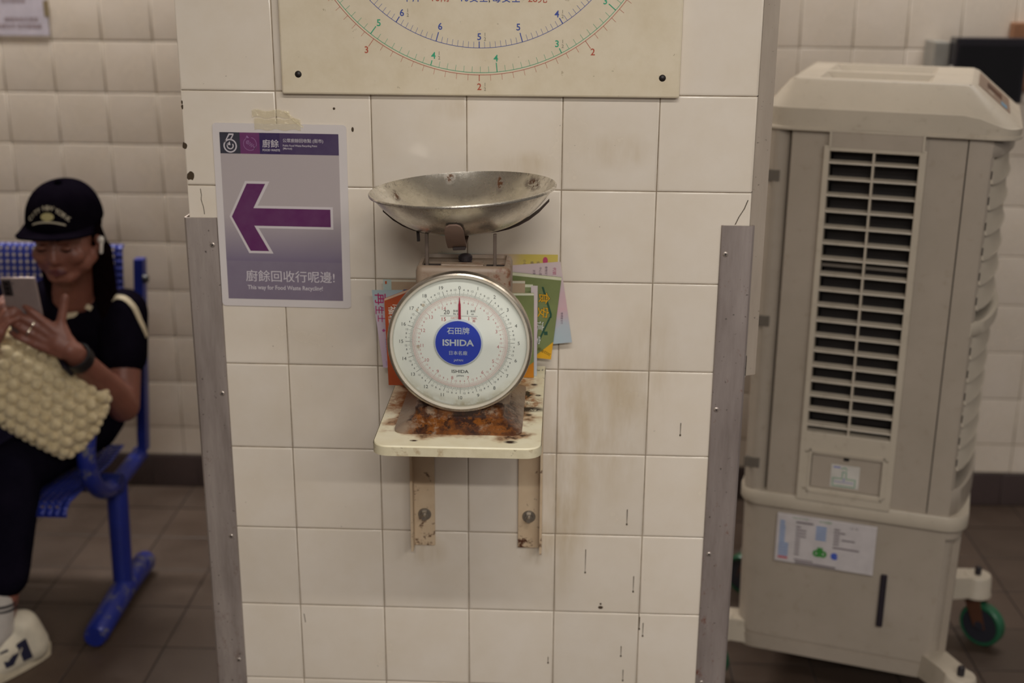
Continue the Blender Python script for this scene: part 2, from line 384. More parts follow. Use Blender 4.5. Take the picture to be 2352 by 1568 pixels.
def ring(mb, r, wd, a0=-1.5, a1=1.5, n=120):
    for k in range(n):
        a, a2 = a0+(a1-a0)*k/n, a0+(a1-a0)*(k+1)/n
        p = [bp(r-wd/2, a), bp(r-wd/2, a2), bp(r+wd/2, a2), bp(r+wd/2, a)]
        mb.add([(x, BYF-.0003, z) for x, z in p], [(0, 1, 2, 3)])
def tick(mb, r0, r1, a, wd):
    d = wd/2; c_, s_ = math.cos(a), math.sin(a); p = []
    for r, k in ((r0, -1), (r0, 1), (r1, 1), (r1, -1)): x, z = bp(r, a); p.append((x+k*d*c_, BYF-.0003, z+k*d*s_))
    mb.add(p, [(0, 1, 2, 3)])
def num(mb, mb2, s, half, r, a, size):
    x, z = bp(r, a); mb.text(s, wallM(x, BYF-.0003, z-size*.36), size, .015)
    if half:
        mb2.text('1', wallM(x+size*.62, BYF-.0003, z+size*.06), size*.5, .01); mb2.text('2', wallM(x+size*.62, BYF-.0003, z-size*.44), size*.5, .01)
        mb2.box((x+size*.50, BYF-.0003, z-size*.005), (x+size*.74, BYF-.0001, z+size*.005))
thin, blue, green, red, grey = MB(), MB(), MB(), MB(), MB()
RB, RG, RR = .2366, .2740, .2774
ring(blue, RB, .0008); ring(green, RG, .0008); ring(red, RR, .0008)
u = 2*pi/11
for k in range(0, 16*11):
    v = k/16; a = -(v-5.5)*u
    if abs(a) > 1.45: continue
    if k % 16 == 0: tick(blue, RB-.0142, RB, a, .0015); num(blue, grey, '%d' % v, False, RB-.0235, a, .0143)
    elif k % 8 == 0: tick(blue, RB-.0098, RB, a, .0015); num(blue, grey, '%d' % int(v), True, RB-.0172, a, .0143)
    else: tick(blue, RB-.0092, RB, a, .0005)
u = 2*pi/8.267
for k in range(0, 16*8+4):
    v = k/16; a = -(v-8.267/2)*u
    if abs(a) > 1.45: continue
    if k % 16 == 0: tick(green, RG-.0140, RG, a, .0015); num(green, grey, '%d' % v, False, RG-.0212, a, .0143)
    elif k % 8 == 0: tick(green, RG-.0078, RG, a, .0015); num(green, grey, '%d' % int(v), True, RG-.0158, a, .0143)
    else: tick(green, RG-.0092, RG, a, .0005)
u = 2*pi/5
for k in range(0, 100):
    v = k/20; a = -(v-2.5)*u
    if abs(a) > 1.45: continue
    if k % 20 == 0: tick(red, RR, RR+.0142, a, .0008); num(red, grey, '%d' % v, False, RR+.0200, a, .0143)
    elif k % 10 == 0: tick(red, RR, RR+.0096, a, .0012); num(red, grey, '%d' % int(v), True, RR+.0178, a, .0143)
    else: tick(red, RR, RR+.0090, a, .0005)
blk = MB()
for s, x0, mb_ in (('十斤', -.096, blue), ('=', -.0745, blk), ('16兩', -.052, red), ('=', -.0255, blk), ('10安士', -.0, blue), (',', .0225, blk), ('每安士', .048, blue), ('=', .0745, blk), ('28克', .096, red)):
    mb_.text(s, wallM(x0-.007, BYF-.0003, .1425), .0150, .006)
for mb_, m, l in ((blue, INKB, 'blue pound scale print'), (green, INKG, 'green catty scale print'), (red, INKR, 'red kilogram scale print'), (grey, INKGY, 'faded grey fraction print'), (blk, INKK, 'black print')): mb_.build('lettering', m, bd, label=l)

# ------------------------------------------------------------------ laminated poster
po = thing('food_waste_poster', 'laminated purple food waste recycling poster with a left arrow', 'poster', (-.3005, 0, 1.122))
po.rotation_euler = (0, math.radians(.35), 0)
PW, PH = .1075, .302
t = NT('laminate'); t.base('#d8d0ce', .18, 0., Coat_Weight=.6, Coat_Roughness=.1); t.bump(t.noise(t.obj(), 8., 2.), .002, .3); M_LAM = t.m
b = MB(); ring0 = [(p[0], -.0022, p[1]) for p in rrect(-PW, PW, 0, PH, .006, 0)]; b.loft([ring0, [(x, -.0008, z) for x, y, z in ring0]]); b.build('sheet', M_LAM, po, smooth=30)
def pr(mb, pts, lay=0): return mb.prism([(x, z) for x, z in pts], -.0025-.00022*lay, -.0021)
def rect(mb, x0, x1, z0, z1, lay=0): return pr(mb, [(x0, z0), (x1, z0), (x1, z1), (x0, z1)], lay)
t = NT('poster_ground'); x, y, z = t.xyz(t.obj())
cg = t.n('ShaderNodeValToRGB', {0: t.ramp(z, .08, .155)}); cg.color_ramp.elements[0].color = lin('#7c7085'); cg.color_ramp.elements[1].color = lin('#b3a8a8')
t.base(cg.outputs[0], .22, 0., Coat_Weight=.6, Coat_Roughness=.1); M_PG = t.m
def gl(col, name='poster_ink'):
    t = NT(name); t.base(t.mix(t.ramp(t.noise(t.obj(), 25.), .3, .7, 0, .025), lin(col), lin('#ffffff')), .22, 0., Coat_Weight=.6, Coat_Roughness=.1); return t.m
X0, X1 = -.0965, .0945; Z0, Z1 = .0125, .2875
rect(MB(), X0, X1, .077, .2535).build('print_ground', M_PG, po)
rect(MB(), X0, X1, Z0, .077).build('print_footer', gl('#7e7284'), po)
rect(MB(), X0, X0+.0325, .2535, Z1).build('print_header', gl('#2b2a38'), po)
rect(MB(), X0+.0325, X0+.064, .2535, Z1).build('print_header', gl('#682761'), po)
rect(MB(), X0+.064, X0+.0965, .2535, Z1).build('print_header', gl('#2f1a50'), po)
rect(MB(), X0+.0965, X1, .2535, Z1).build('print_header', gl('#46345a'), po)
ar = [(-.0835, .151), (-.0565, .2055), (-.0265, .2055), (-.0475, .1655), (.078, .1655), (.078, .1365), (-.0475, .1365), (-.0250, .0945), (-.0555, .0945)]
ar0 = [(-.0875, .151), (-.0590, .2095), (-.0195, .2095), (-.0405, .1695), (.082, .1695), (.082, .1325), (-.0405, .1325), (-.0180, .0905), (-.0580, .0905)]
pr(MB(), ar0, 1).build('arrow_border', gl('#cfc6c8'), po); pr(MB(), ar, 2).build('arrow', gl('#5d1c58'), po)
wt = MB()
def ptxt(s, x, z, size, bold=.012, align='L', sx=1.): wt.text(s, wallM(x, -.0029, z), size, bold, align, sx)
ptxt('廚餘', X0+.0685, .2655, .0135, .006); ptxt('FOOD WASTE', X0+.0685, .2585, .0048, .015, sx=.92)
ptxt('公眾廚餘回收點 (街市)', X0+.1015, .2735, .0066, .004); ptxt('Public Food Waste Recycling Point', X0+.1015, .2665, .0042, .012, sx=.93); ptxt('(Market)', X0+.1015, .2618, .0042, .012)
ptxt('廚餘回收行呢邊!', -.0655, .0445, .0205, .004); ptxt('This way for Food Waste Recycling!', -.0635, .0295, .0100, .018, sx=.855)
# emblem: a six with an arrow turning inside it
cx, cz = X0+.0165, .2660
for k in range(40):
    a0, a1 = 2*pi*k/40, 2*pi*(k+1)/40
    for r0, r1, lim in ((.0088, .0108, 40), (.0040, .0056, 30)):
        if k >= lim: continue
        p = [(cx+r*math.cos(a), cz+r*math.sin(a)*1.02) for r, a in ((r0, a0+2.2), (r1, a0+2.2), (r1, a1+2.2), (r0, a1+2.2))]
        wt.prism(p, -.0029, -.0024)
wt.prism([(cx-.0078, cz+.0055), (cx-.0095, cz+.0045), (cx-.0015, cz+.0195), (cx+.0065, cz+.0195), (cx+.0050, cz+.0172), (cx-.0003, cz+.0172)], -.0029, -.0024)
wt.prism([(cx+.0045, cz+.0172), (cx+.0068, cz+.0186), (cx+.0022, cz+.0100), (cx+.0002, cz+.0106)], -.0029, -.0024)
wt.prism([(cx-.0052, cz+.0012), (cx-.0005, cz+.0072), (cx+.0006, cz+.0010)], -.0029, -.0024)
wt.build('lettering', gl('#cdc5cb'), po)
em = MB(); cx, cz = X0+.0485, .2695
for k in range(36):
    a0, a1 = 1.95+2*pi*.9*k/36, 1.95+2*pi*.9*(k+1)/36
    em.prism([(cx+r*math.cos(a), cz+r*math.sin(a)) for r, a in ((.0100, a0), (.0108, a0), (.0108, a1), (.0100, a1))], -.0029, -.0024)
em.prism([(cx-.0065, cz+.0085), (cx-.0045, cz+.0135), (cx-.001, cz+.0095)], -.0029, -.0024)
M45 = T(cx, 0, cz) @ RY(38)
def seg(x0, z0, x1, z1, w0=.0005):
    a = Vector((x0, z0)); b_ = Vector((x1, z1)); d = (b_-a).normalized(); n_ = Vector((-d.y, d.x))*w0
    em.prism([tuple(a+n_), tuple(b_+n_), tuple(b_-n_), tuple(a-n_)], -.0029, -.0024, M=M45)
seg(-.0075, 0, .0085, 0)
for q in (-.002, .001, .004): seg(q, -.003, q+.0015, .003)
for a in ((-.0075, 0, -.004, .0035), (-.004, .0035, -.003, 0), (-.0075, 0, -.004, -.0035), (-.004, -.0035, -.003, 0), (.0085, 0, .0105, .003), (.0085, 0, .0105, -.003), (.0105, .003, .0105, -.003)): seg(*a)
em.build('emblem', gl('#9a6b9c'), po)
# clear tape over the poster's upper edge
t = NT('clear_tape'); gl_ = t.n('ShaderNodeBsdfGlossy', {'Color': lin('#fff6dc'), 'Roughness': .18}); tr = t.n('ShaderNodeBsdfTransparent', {'Color': (.995, .985, .95, 1)})
bp_ = t.n('ShaderNodeBump', {'Height': t.noise(t.obj(), 150., 3.), 'Distance': .002, 'Strength': 1.}); t.set(gl_.inputs['Normal'], bp_.outputs[0])
df = t.n('ShaderNodeBsdfDiffuse', {'Color': lin('#fbf3dc')})
m1 = t.n('ShaderNodeMixShader', {0: .08, 1: tr.outputs[0], 2: gl_.outputs[0]}); m2 = t.n('ShaderNodeMixShader', {0: .16, 1: m1.outputs[0], 2: df.outputs[0]})
t.t.links.new(m2.outputs[0], t.out.inputs[0]); M_TAPE = t.m
tp = MB(); nx = 24
def tape(pts, w0, y):
    tp_r = []
    for k, (x, z) in enumerate(pts):
        tp_r.append([(x, y-R.uniform(0, .0008), z+w0), (x, y-R.uniform(0, .0008), z), (x, y-R.uniform(0, .0008), z-w0), (x, y+.0004, z-w0), (x, y+.0004, z), (x, y+.0004, z+w0)])
    tp.loft(tp_r)
tape([(-.338+.074*k/nx, 1.4235+.0012*math.sin(k*.7)) for k in range(nx+1)], .009, -.0030)
tape([(-.341+.06*k/nx, 1.4400+.0015*math.sin(k*.5)) for k in range(nx+1)], .0055, -.0030)
tp.loft([[(-.2905, -.0030, 1.4465), (-.2905, -.0024, 1.4465), (-.2880, -.0030, 1.442)], [(-.272, -.0034, 1.4325), (-.272, -.0026, 1.4325), (-.274, -.0036, 1.428)], [(-.259, -.0034, 1.420), (-.259, -.0026, 1.420), (-.261, -.0036, 1.418)]])
tag(tp.build('adhesive_tape', M_TAPE, smooth=60), 'crinkled clear tape strips holding the top of the poster', 'tape')
# ------------------------------------------------------------------ wall shelf
SZ = 1.0285                                   # top of the shelf board
sh = thing('wall_shelf', 'small cream shelf with rust stains on two angle iron brackets', 'shelf', (.0115, 0, SZ))
RUST = lin('#9a591c'); DARKR = lin('#35180c'); SOOT = lin('#1d1210')
def mk_shelf():
    t = NT('stained_laminate'); O = t.obj(); x, y, z = t.xyz(O); n = t.noise(O, 26., 3., .55); n2 = t.noise(O, 90., 5., .7); n3 = t.noise(O, 60., 3., .6, (1, .45, 1))
    c = t.mix(t.ramp(n, .35, .7), lin('#f3ebcf'), lin('#eadfbd'))
    # rust round the foot of the scale: distance from the foot's outline
    dx = t.math('SUBTRACT', t.math('ABSOLUTE', t.math('ADD', x, .0025)), .094); dy = t.math('SUBTRACT', t.math('ABSOLUTE', t.math('ADD', y, .222)), .101)
    d = t.math('MAXIMUM', dx, dy); d = t.math('ADD', d, t.ramp(n, .3, .7, .022, -.022))
    side = t.math('MULTIPLY', t.ramp(y, -.335, -.10, .75, 1.), 1.)
    m = t.math('MULTIPLY', t.ramp(d, .016, -.006, 0., .9), side)
    c = t.mix(m, c, RUST); m2 = t.math('MULTIPLY', t.ramp(d, .004, -.010), t.ramp(n2, .40, .62)); c = t.mix(m2, c, DARKR)
    for ctr, r in (((.094, -.185, 0), (.035, .04, .1)), ((.06, -.085, 0), (.06, .05, .1)), ((-.105, -.19, 0), (.03, .06, .1))):
        c = t.mix(t.math('MULTIPLY', t.blob(O, ctr, r), t.ramp(n2, .38, .6, 0, .85)), c, RUST)
    for ctr, r in (((.075, -.345, 0), (.011, .007, .03)), ((-.062, -.347, 0), (.007, .004, .03)), ((.098, -.212, 0), (.03, .014, .03)), ((.102, -.1, 0), (.007, .006, .03)), ((.094, -.148, 0), (.009, .006, .03)), ((.110, -.150, 0), (.006, .005, .03)), ((.098, -.236, 0), (.006, .004, .03))):
        c = t.mix(t.math('MULTIPLY', t.blob(O, ctr, r), t.ramp(n2, .3, .45)), c, lin('#2b1109'))
    spk = t.math('MULTIPLY', t.ramp(n3, .60, .64), t.math('MULTIPLY', t.ramp(x, .075, .095), t.ramp(y, -.21, -.16))); c = t.mix(spk, c, SOOT)
    c = t.mix(t.ramp(t.noise(O, 120., 2.), .72, .76, 0, .6), c, lin('#6b5a3a'))
    t.base(c, .38); return t.m
M_SHELF = mk_shelf()
def mk_band():
    t = NT('edge_band'); O = t.obj(); n = t.noise(O, 30., 5., .7); n2 = t.noise(O, 110., 3.)
    c = t.mix(t.ramp(n, .35, .7), lin('#d6ccb0'), lin('#c8bd9e')); c = t.mix(t.ramp(n2, .68, .73, 0, .7), c, lin('#5b4526')); c = t.mix(t.math('MULTIPLY', t.ramp(t.noise(O, 45., 4.), .6, .7, 0, .5), 1.), c, lin('#8d6a3d')); t.base(c, .5); return t.m
SX0, SX1, SY0, SY1 = -.1185, .1185, -.368, -.006
def rr2(i, z):
    pts = []
    r = .022-i
    for cx, cy, a0, n in ((SX1-.022, SY1-i, 90, 0), (SX0+i, SY1-i, 90, 0), (SX0+.022, SY0+.022, 180, 7), (SX1-.022, SY0+.022, 270, 7)):
        if n == 0: pts.append((SX1-i if cx > 0 else SX0+i, SY1-i, z))
        else:
            for k in range(n+1): a = math.radians(a0+90*k/n); pts.append((cx+r*math.cos(a), cy+r*math.sin(a), z))
    return pts
b = MB(); b.loft([rr2(0, -.0155), rr2(0, -.0012), rr2(.0008, 0)]); bo = b.build('board', M_SHELF, sh, smooth=35)
bb = MB(); r0 = rr2(-.0010, -.0150); r1 = rr2(-.0010, -.0022)
bb.loft([r0, r1], cap=False); bb.loft([rr2(-.0001, -.0150), rr2(-.0001, -.0022)], cap=False); bb.build('edge_band', mk_band(), sh, smooth=35)
def mk_brk():
    t = NT('bracket_paint'); O = t.pos(); n = t.noise(O, 60., 5., .7); x, y, z = t.xyz(O)
    c = t.mix(t.ramp(t.noise(O, 14.), .35, .7), lin('#d8c2a4'), lin('#c6ab8b'))
    low = t.ramp(z, .69, .74, .13, 0.); m = t.ramp(t.math('ADD', n, low), .60, .70); c = t.mix(m, c, lin('#4f2610')); t.base(c, .5); return t.m
M_BRK = mk_brk()
for sx, x0, x1 in ((-1, -.0975-.0115, -.058-.0115), (1, .0865-.0115, .1285-.0115)):
    xo = x0 if sx < 0 else x1
    br = MB(); zt, zb = -.0158, .6925-SZ
    br.box((x0, -.005, zb), (x1, -.0008, zt), .001)                                              # flange on the wall
    br.prism([(min(xo, xo-sx*.004), zb), (max(xo, xo-sx*.004), zb), (max(xo, xo-sx*.004), zt), (min(xo, xo-sx*.004), zt)], -.030, -.004)   # flange standing off the wall
    br.box((min(xo, xo-sx*.004), -.22, zt-.036), (max(xo, xo-sx*.004), -.03, zt))               # arm under the board
    br.box((x0, -.22, zt-.004), (x1, -.03, zt))
    bk = br.build('bracket', M_BRK, sh)
    bl = MB(); cx = (x0+x1)/2 - sx*.002
    Mx = T(cx, -.005, .7525-SZ) @ RX(90)
    bl.lathe([(0, .0022), (.0105, .0022), (.0115, .001), (.0115, 0)], 24, Mx)
    bl.lathe([(0, .0085), (.0068, .0085), (.0076, .0075), (.0076, .002)], 6, Mx); bl.lathe([(0, .019), (.0034, .019), (.0040, .018), (.0040, .008)], 14, Mx)
    bl.build('bolt', plain('#a39b90', .35, .8), bk, smooth=30)

# ------------------------------------------------------------------ spring scale
SO = Vector((.012, -.2, SZ))
scale_ = thing('spring_scale', 'rusty beige market spring scale with a round white dial', 'scale', SO)
def mk_scalepaint(name, heavy):
    t = NT(name); O = t.obj(); x, y, z = t.xyz(O); n = t.noise(O, 34., 6., .72); n2 = t.noise(O, 95., 6., .75)
    c = t.mix(t.ramp(t.noise(O, 12., 3.), .3, .7), lin('#93806d'), lin('#826e5c'))
    if heavy:
        g = t.math('MULTIPLY', t.ramp(y, -.05, -.105, .40, 1.), t.ramp(t.math('ABSOLUTE', t.math('SUBTRACT', x, .01)), .090, .060, .22, 1.))
        m = t.ramp(t.math('MULTIPLY', t.ramp(n, .28, .6), g), .18, .5); c = t.mix(m, c, t.mix(t.ramp(t.noise(O, 55., 4.), .42, .6), lin('#4a260f'), lin('#7d4817')))
        c = t.mix(t.math('MULTIPLY', t.ramp(t.noise(O, 38., 5., .7), .50, .58), t.ramp(m, .1, .6, .15, .95)), c, lin('#2c1710'))
        c = t.mix(t.ramp(t.math('ADD', z, t.ramp(n, .3, .7, -.008, .008)), .026, .032, 0, .92), c, lin('#2a1712'))
        c = t.mix(t.ramp(n2, .62, .68, 0, .7), c, lin('#8a5a2c'))
    else:
        for ctr, r, k in (((.056, -.07, .205), (.030, .06, .035), 1.), ((.0, -.03, .236), (.075, .05, .006), .55), ((.064, -.04, .22), (.02, .05, .03), .7), ((-.05, -.07, .222), (.01, .03, .006), .4)):
            m = t.math('MULTIPLY', t.blob(O, ctr, r), t.ramp(n2, .48, .60, 0, k)); c = t.mix(m, c, lin('#6a3412'))
        c = t.mix(t.ramp(n2, .70, .74, 0, .7), c, lin('#40261a'))
    t.base(c, t.ramp(n, .3, .7, .24, .5) if heavy else t.ramp(n, .3, .7, .38, .6)); t.bump(n2, .0008, .35 if heavy else .15); return t.m
M_SBODY = mk_scalepaint('beige_enamel', False); M_SBASE = mk_scalepaint('rusted_enamel', True)
M_CHROME = None
t = NT('dull_chrome'); n = t.noise(t.obj(), 40., 5., .7); t.base(t.mix(t.ramp(n, .4, .7), lin('#b9b0a3'), lin('#8f8271')), t.ramp(n, .3, .7, .22, .4), .9); M_CHROME = t.m
M_DARK = plain('#2a1f1c', .8)
b = MB()
def rb(i, z, r=.014): return rrect(-.0945+i, .0895-i, -.1215+i, .092-i, max(r-i*.2, .004), z)
b.loft([rb(0, .0), rb(0, .003), rb(.003, .0045), rb(.024, .0150), rb(.0275, .0185), rb(.0275, .028), rb(.031, .031)]); b.build('base', M_SBASE, scale_, smooth=40)
b = MB()
def rh(i, z, r=.010): return rrect(-.0655+i, .0700-i, -.0705+i, .014-i, max(r-i*.6, .002), z)
b.loft([rh(0, .029), rh(0, .226), rh(.0018, .2320), rh(.005, .2342), rh(.0085, .2342), rh(.0095, .2295)]); b.build('housing', M_SBODY, scale_, smooth=40)
b = MB(); b.box((-.030, -.060, .2290), (.031, -.045, .2355), .0015); b.box((-.024, -.044, .2290), (.028, -.02, .2325), .001); b.build('top_plate', M_SBODY, scale_)
b = MB()
for x0, x1 in ((-.058, -.032), (.034, .060)): MB().box((x0, -.058, .2285), (x1, -.035, .2299)).build('slot_shade', M_DARK, scale_)  # dark boxes stand for the shade inside the rod openings
b = MB(); b.lathe([(0, .0105), (.004, .0112), (.0078, .010), (.0094, .0085), (.0094, .002), (.0086, .0008), (.0098, 0), (.0098, -.0014)], 22, T(.0035, -.036, .2345))
for k in range(22): a = 2*pi*k/22; b.box((-.0006, .0088, .002), (.0006, .0100, .008), M=T(.0035, -.036, .2345) @ RZ(k*360/22))
b.build('zero_knob', plain('#2b2426', .45), scale_, smooth=40)
for xr in (-.0505, .0468):
    b = MB(); b.box((xr-.0024, -.052, .2285), (xr+.0024, -.045, .278), .0008); b.build('support_rod', plain('#6d5f55', .5, .5), scale_)
# dial, its axis along -y
DC = T(0, 0, .1315)
DM = DC @ RX(90)            # local z -> -y
DR = .1032
b = MB(); b.lathe([(.050, .0690), (.088, .0690), (.088, .0920)], 64, DM); b.build('drum', M_SBODY, scale_, smooth=35)
b = MB(); b.lathe([(.080, .0905), (DR-.003, .0905), (DR, .0925), (DR, .102), (DR-.0008, .1052), (DR-.0032, .1062), (DR-.0040, .1050), (DR-.0045, .1030)], 96, DM); case = b.build('bezel', M_CHROME, scale_, smooth=35)
b = MB(); b.lathe([(DR-.0040, .1046), (DR-.0048, .1058), (DR-.0072, .1055), (DR-.0082, .1020), (DR-.0082, .098)], 96, DM); b.build('inner_ring', plain('#d5cdbd', .3, .2), case, smooth=35)
t = NT('dial_white'); O = t.obj(); x, y, z = t.xyz(O); n = t.noise(O, 60., 4.)
rad = t.math('SQRT', t.math('ADD', t.math('POWER', x, 2.), t.math('POWER', t.math('SUBTRACT', z, .1315), 2.)))
c = t.mix(t.math('MULTIPLY', t.ramp(rad, .084, .097), t.math('MULTIPLY', t.ramp(z, .09, .03), t.ramp(n, .38, .6))), lin('#f1f3ea'), lin('#a89458'))
for ctr, r in (((-.0515, -.1, .185), (.0035, .1, .003)), ((-.0595, -.1, .1235), (.003, .1, .004)), ((-.060, -.1, .178), (.002, .1, .003))): c = t.mix(t.math('MULTIPLY', t.blob(O, ctr, r), .6), c, lin('#a88455'))
t.base(c, .35); M_DIAL = t.m
dial = MB(); dial.lathe([(.0001, .0975), (DR-.004, .0975), (DR-.004, .094), (.0001, .094)], 96, DM); dial = dial.build('dial_face', M_DIAL, scale_, smooth=30)
INK = plain('#4b4a48', .6); PINK = plain('#c4767a', .6)
bk, pk, pk2 = MB(), MB(), MB()
YF = -.0978
def dp(r, a): return (r*math.sin(a), .1315 + r*math.cos(a))
def dtick(mb, r0, r1, a, wd):
    d = wd/2; c_, s_ = math.cos(a), math.sin(a); p = []
    for r, k in ((r0, -1), (r0, 1), (r1, 1), (r1, -1)): x, z = dp(r, a); p.append((x+k*d*c_, YF, z-k*d*s_))
    mb.add(p, [(0, 1, 2, 3)])
def dring(mb, r, wd, n=120):
    for k in range(n):
        a, a2 = 2*pi*k/n, 2*pi*(k+1)/n; q = [dp(r-wd/2, a), dp(r-wd/2, a2), dp(r+wd/2, a2), dp(r+wd/2, a)]
        mb.add([(x, YF, z) for x, z in q], [(0, 1, 2, 3)])
def dnum(mb, s, r, a, size): x, z = dp(r, a); mb.text(s, wallM(x, YF, z-size*.36), size, 0.)
for k in range(320):
    a = 2*pi*k/320
    dtick(bk, .0680, .0680+(.0098 if k % 16 == 0 else (.0058 if k % 4 == 0 else .0036)), a, .0005 if k % 16 == 0 else .00028)
    if k % 16 == 0: dnum(bk, str(k//16), .0835 if k else .0800, a, .0072)
    elif k % 4 == 0: dnum(bk, str(k % 16), .0770, a, .0040)
for k in range(240):
    a = 2*pi*k/240
    dtick(pk, .0660-(.0085 if k % 16 == 0 else (.0052 if k % 4 == 0 else .0036)), .0660, a, .0004 if k % 16 == 0 else .00026)
    if k % 16 == 0 and k: dnum(pk, str(k//16), .0545, a, .0072)
    elif k % 4 == 0 and k: dnum(pk, str(k % 16), .0585, a, .0038)
pr2 = MB(); dring(pr2, .0674, .0006); dring(pr2, .0659, .0004); pr2.build('ring_print', plain('#d8a8a4', .6), dial)
bk.text('20', wallM(-.0185, YF, .1735-.0008), .0088, .004); bk.text('英磅', wallM(-.0060, YF, .1762), .0036, 0.); bk.text('lbs x', wallM(-.0055, YF, .1722), .0038, .006)
bk.text('1', wallM(.0110, YF, .1735-.0008), .0088, .004); bk.text('英兩', wallM(.0185, YF, .1762), .0036, 0.); bk.text('oz', wallM(.0180, YF, .1722), .0038, .006)
bk.box((-.0275, YF, .1700), (.0255, YF+.0002, .1703))
pk2.text('15', wallM(-.0225, YF, .1625), .0078, .004); pk2.text('CATTY  X', wallM(-.005, YF, .1660), .0034, .006); pk2.text('1', wallM(.0128, YF, .1640), .0070, .004); pk2.text('TAEL', wallM(.0205, YF, .1660), .0036, .006); pk2.text('兩', wallM(.0200, YF, .1615), .0045, 0.)
bk.text('ISHIDA', wallM(0, YF, .1315-.0460), .0066, .012, sx=1.2); bk.text('JAPAN', wallM(0, YF, .1315-.0515), .0036, .008)
bk.build('lettering', INK, dial, label='black pound scale print'); pk.build('lettering', PINK, dial, label='pink catty scale print'); pk2.build('lettering', plain('#b23a40', .6), dial, label='red print')
b = MB(); b.prism([(-.0020, .1315), (.0020, .1315), (.0016, .188), (.0011, .190), (.0003, .1985), (-.0003, .1985), (-.0011, .190), (-.0016, .188)], -.1006, -.0998); b.build('needle', plain('#a3203c', .4), scale_)
b = MB(); b.lathe([(0, .1016), (.0335, .1016), (.0345, .1008), (.0345, .0985)], 64, T(-.002, 0, .1315) @ RX(90)); stk = b.build('hub_badge', plain('#c8cfdb', .3), scale_, smooth=30)
b = MB(); b.lathe([(0, .1021), (.0325, .1021), (.0325, .1015)], 64, T(-.002, 0, .1315) @ RX(90))
t = NT('badge_blue'); t.base('#3448b8', .2, 0., Coat_Weight=.6, Coat_Roughness=.06); b.build('badge_print', t.m, stk, label='blue round badge')
b = MB(); YB = -.1024
b.text('石田牌', wallM(-.002, YB, .1315+.0142), .0108, .008); b.text('ISHIDA', wallM(-.002, YB, .1315-.0038), .0128, .03, sx=1.12); b.text('日本名廠', wallM(-.002, YB, .1315-.0172), .0068, .004); b.text('JAPAN', wallM(-.002, YB, .1315-.0270) @ RY(0), .0046, .004)
b.build('lettering', plain('#c3cbd2', .3), stk)
t = NT('dial_glass'); fr = t.n('ShaderNodeFresnel', {'IOR': 1.45}); gls = t.n('ShaderNodeBsdfGlossy', {'Roughness': .05}); trn = t.n('ShaderNodeBsdfTransparent', {'Color': (.985, .992, .985, 1)})
bpn = t.n('ShaderNodeBump', {'Height': t.noise(t.obj(), 18., 2.), 'Distance': .002, 'Strength': .25}); t.set(gls.inputs['Normal'], bpn.outputs[0])
mx = t.n('ShaderNodeMixShader', {0: t.math('MULTIPLY', fr.outputs[0], .6), 1: trn.outputs[0], 2: gls.outputs[0]}); t.t.links.new(mx.outputs[0], t.out.inputs[0])
prof = []
for k in range(12):
    a = k/11; r = (DR-.0078)*(1-a) + .0001*a; prof.append((r, .1035 + .0145*(1-((1-a))**2.4)))
b = MB(); b.lathe(prof, 72, DM); b.build('dial_glass', t.m, scale_, smooth=60)
# carrier under the pan, tilted with it
PC = Vector((.0085, -.192, 1.3605)); PT = Matrix.Translation(PC-SO) @ Matrix.Rotation(math.radians(-3.1), 4, 'Y')
PRr, PDp = .1335, .0605
def bowl_z(r): return -PDp*(1-(r/PRr)**3.2)
def strip(ang, r0, r1, wd, off, lift=0., name='carrier_arm', col='#4a3833'):
    mb = MB(); ca, sa = math.cos(ang), math.sin(ang); rings = []
    for k in range(9):
        r = r0+(r1-r0)*k/8; z = bowl_z(r)-off-lift*(k/8)**3; w_ = wd/2*(1 if k < 7 else (.92 if k == 7 else .6))
        rings.append([(r*ca-w_*q*sa, r*sa+w_*q*ca, z+dz) for q, dz in ((-1, 0), (1, 0), (1, -.0022), (-1, -.0022))])
    mb.loft(rings, M=PT); return mb.build(name, plain(col, .55, .2), scale_, smooth=30)
strip(pi, .004, .118, .020, .0035, .003); strip(0, .004, .125, .020, .0035, .006); strip(pi/2, .004, .11, .022, .0035)
b = MB(); rings = []                                                # front arm with its folded tab
for r, z, w_ in ((.006, -.0650, .0125), (.058, -.0675, .0130), (.072, -.0690, .0130), (.0760, -.0665, .0135), (.0900, -.0560, .0135), (.1040, -.0410, .0134), (.1085, -.0350, .0122), (.1110, -.0310, .0098), (.1125, -.0285, .0050)):
    rings.append([(-.006+q*w_, -r, z+dz) for q, dz in ((-1, 0), (1, 0), (1, -.0022), (-1, -.0022))])
b.loft(rings, M=PT); b.build('carrier_arm', plain('#7d6558', .5, .15), scale_, smooth=25)
b = MB(); b.box((-.012, -.078, -PDp-.013), (.006, -.060, -PDp-.008), .001, M=PT); b.build('carrier_lug', M_DARK, scale_); b = MB(); b.box((-.066, -.045, -.066), (-.0620, -.040, -.050), M=PT); b.build('carrier_pin', M_DARK, scale_)

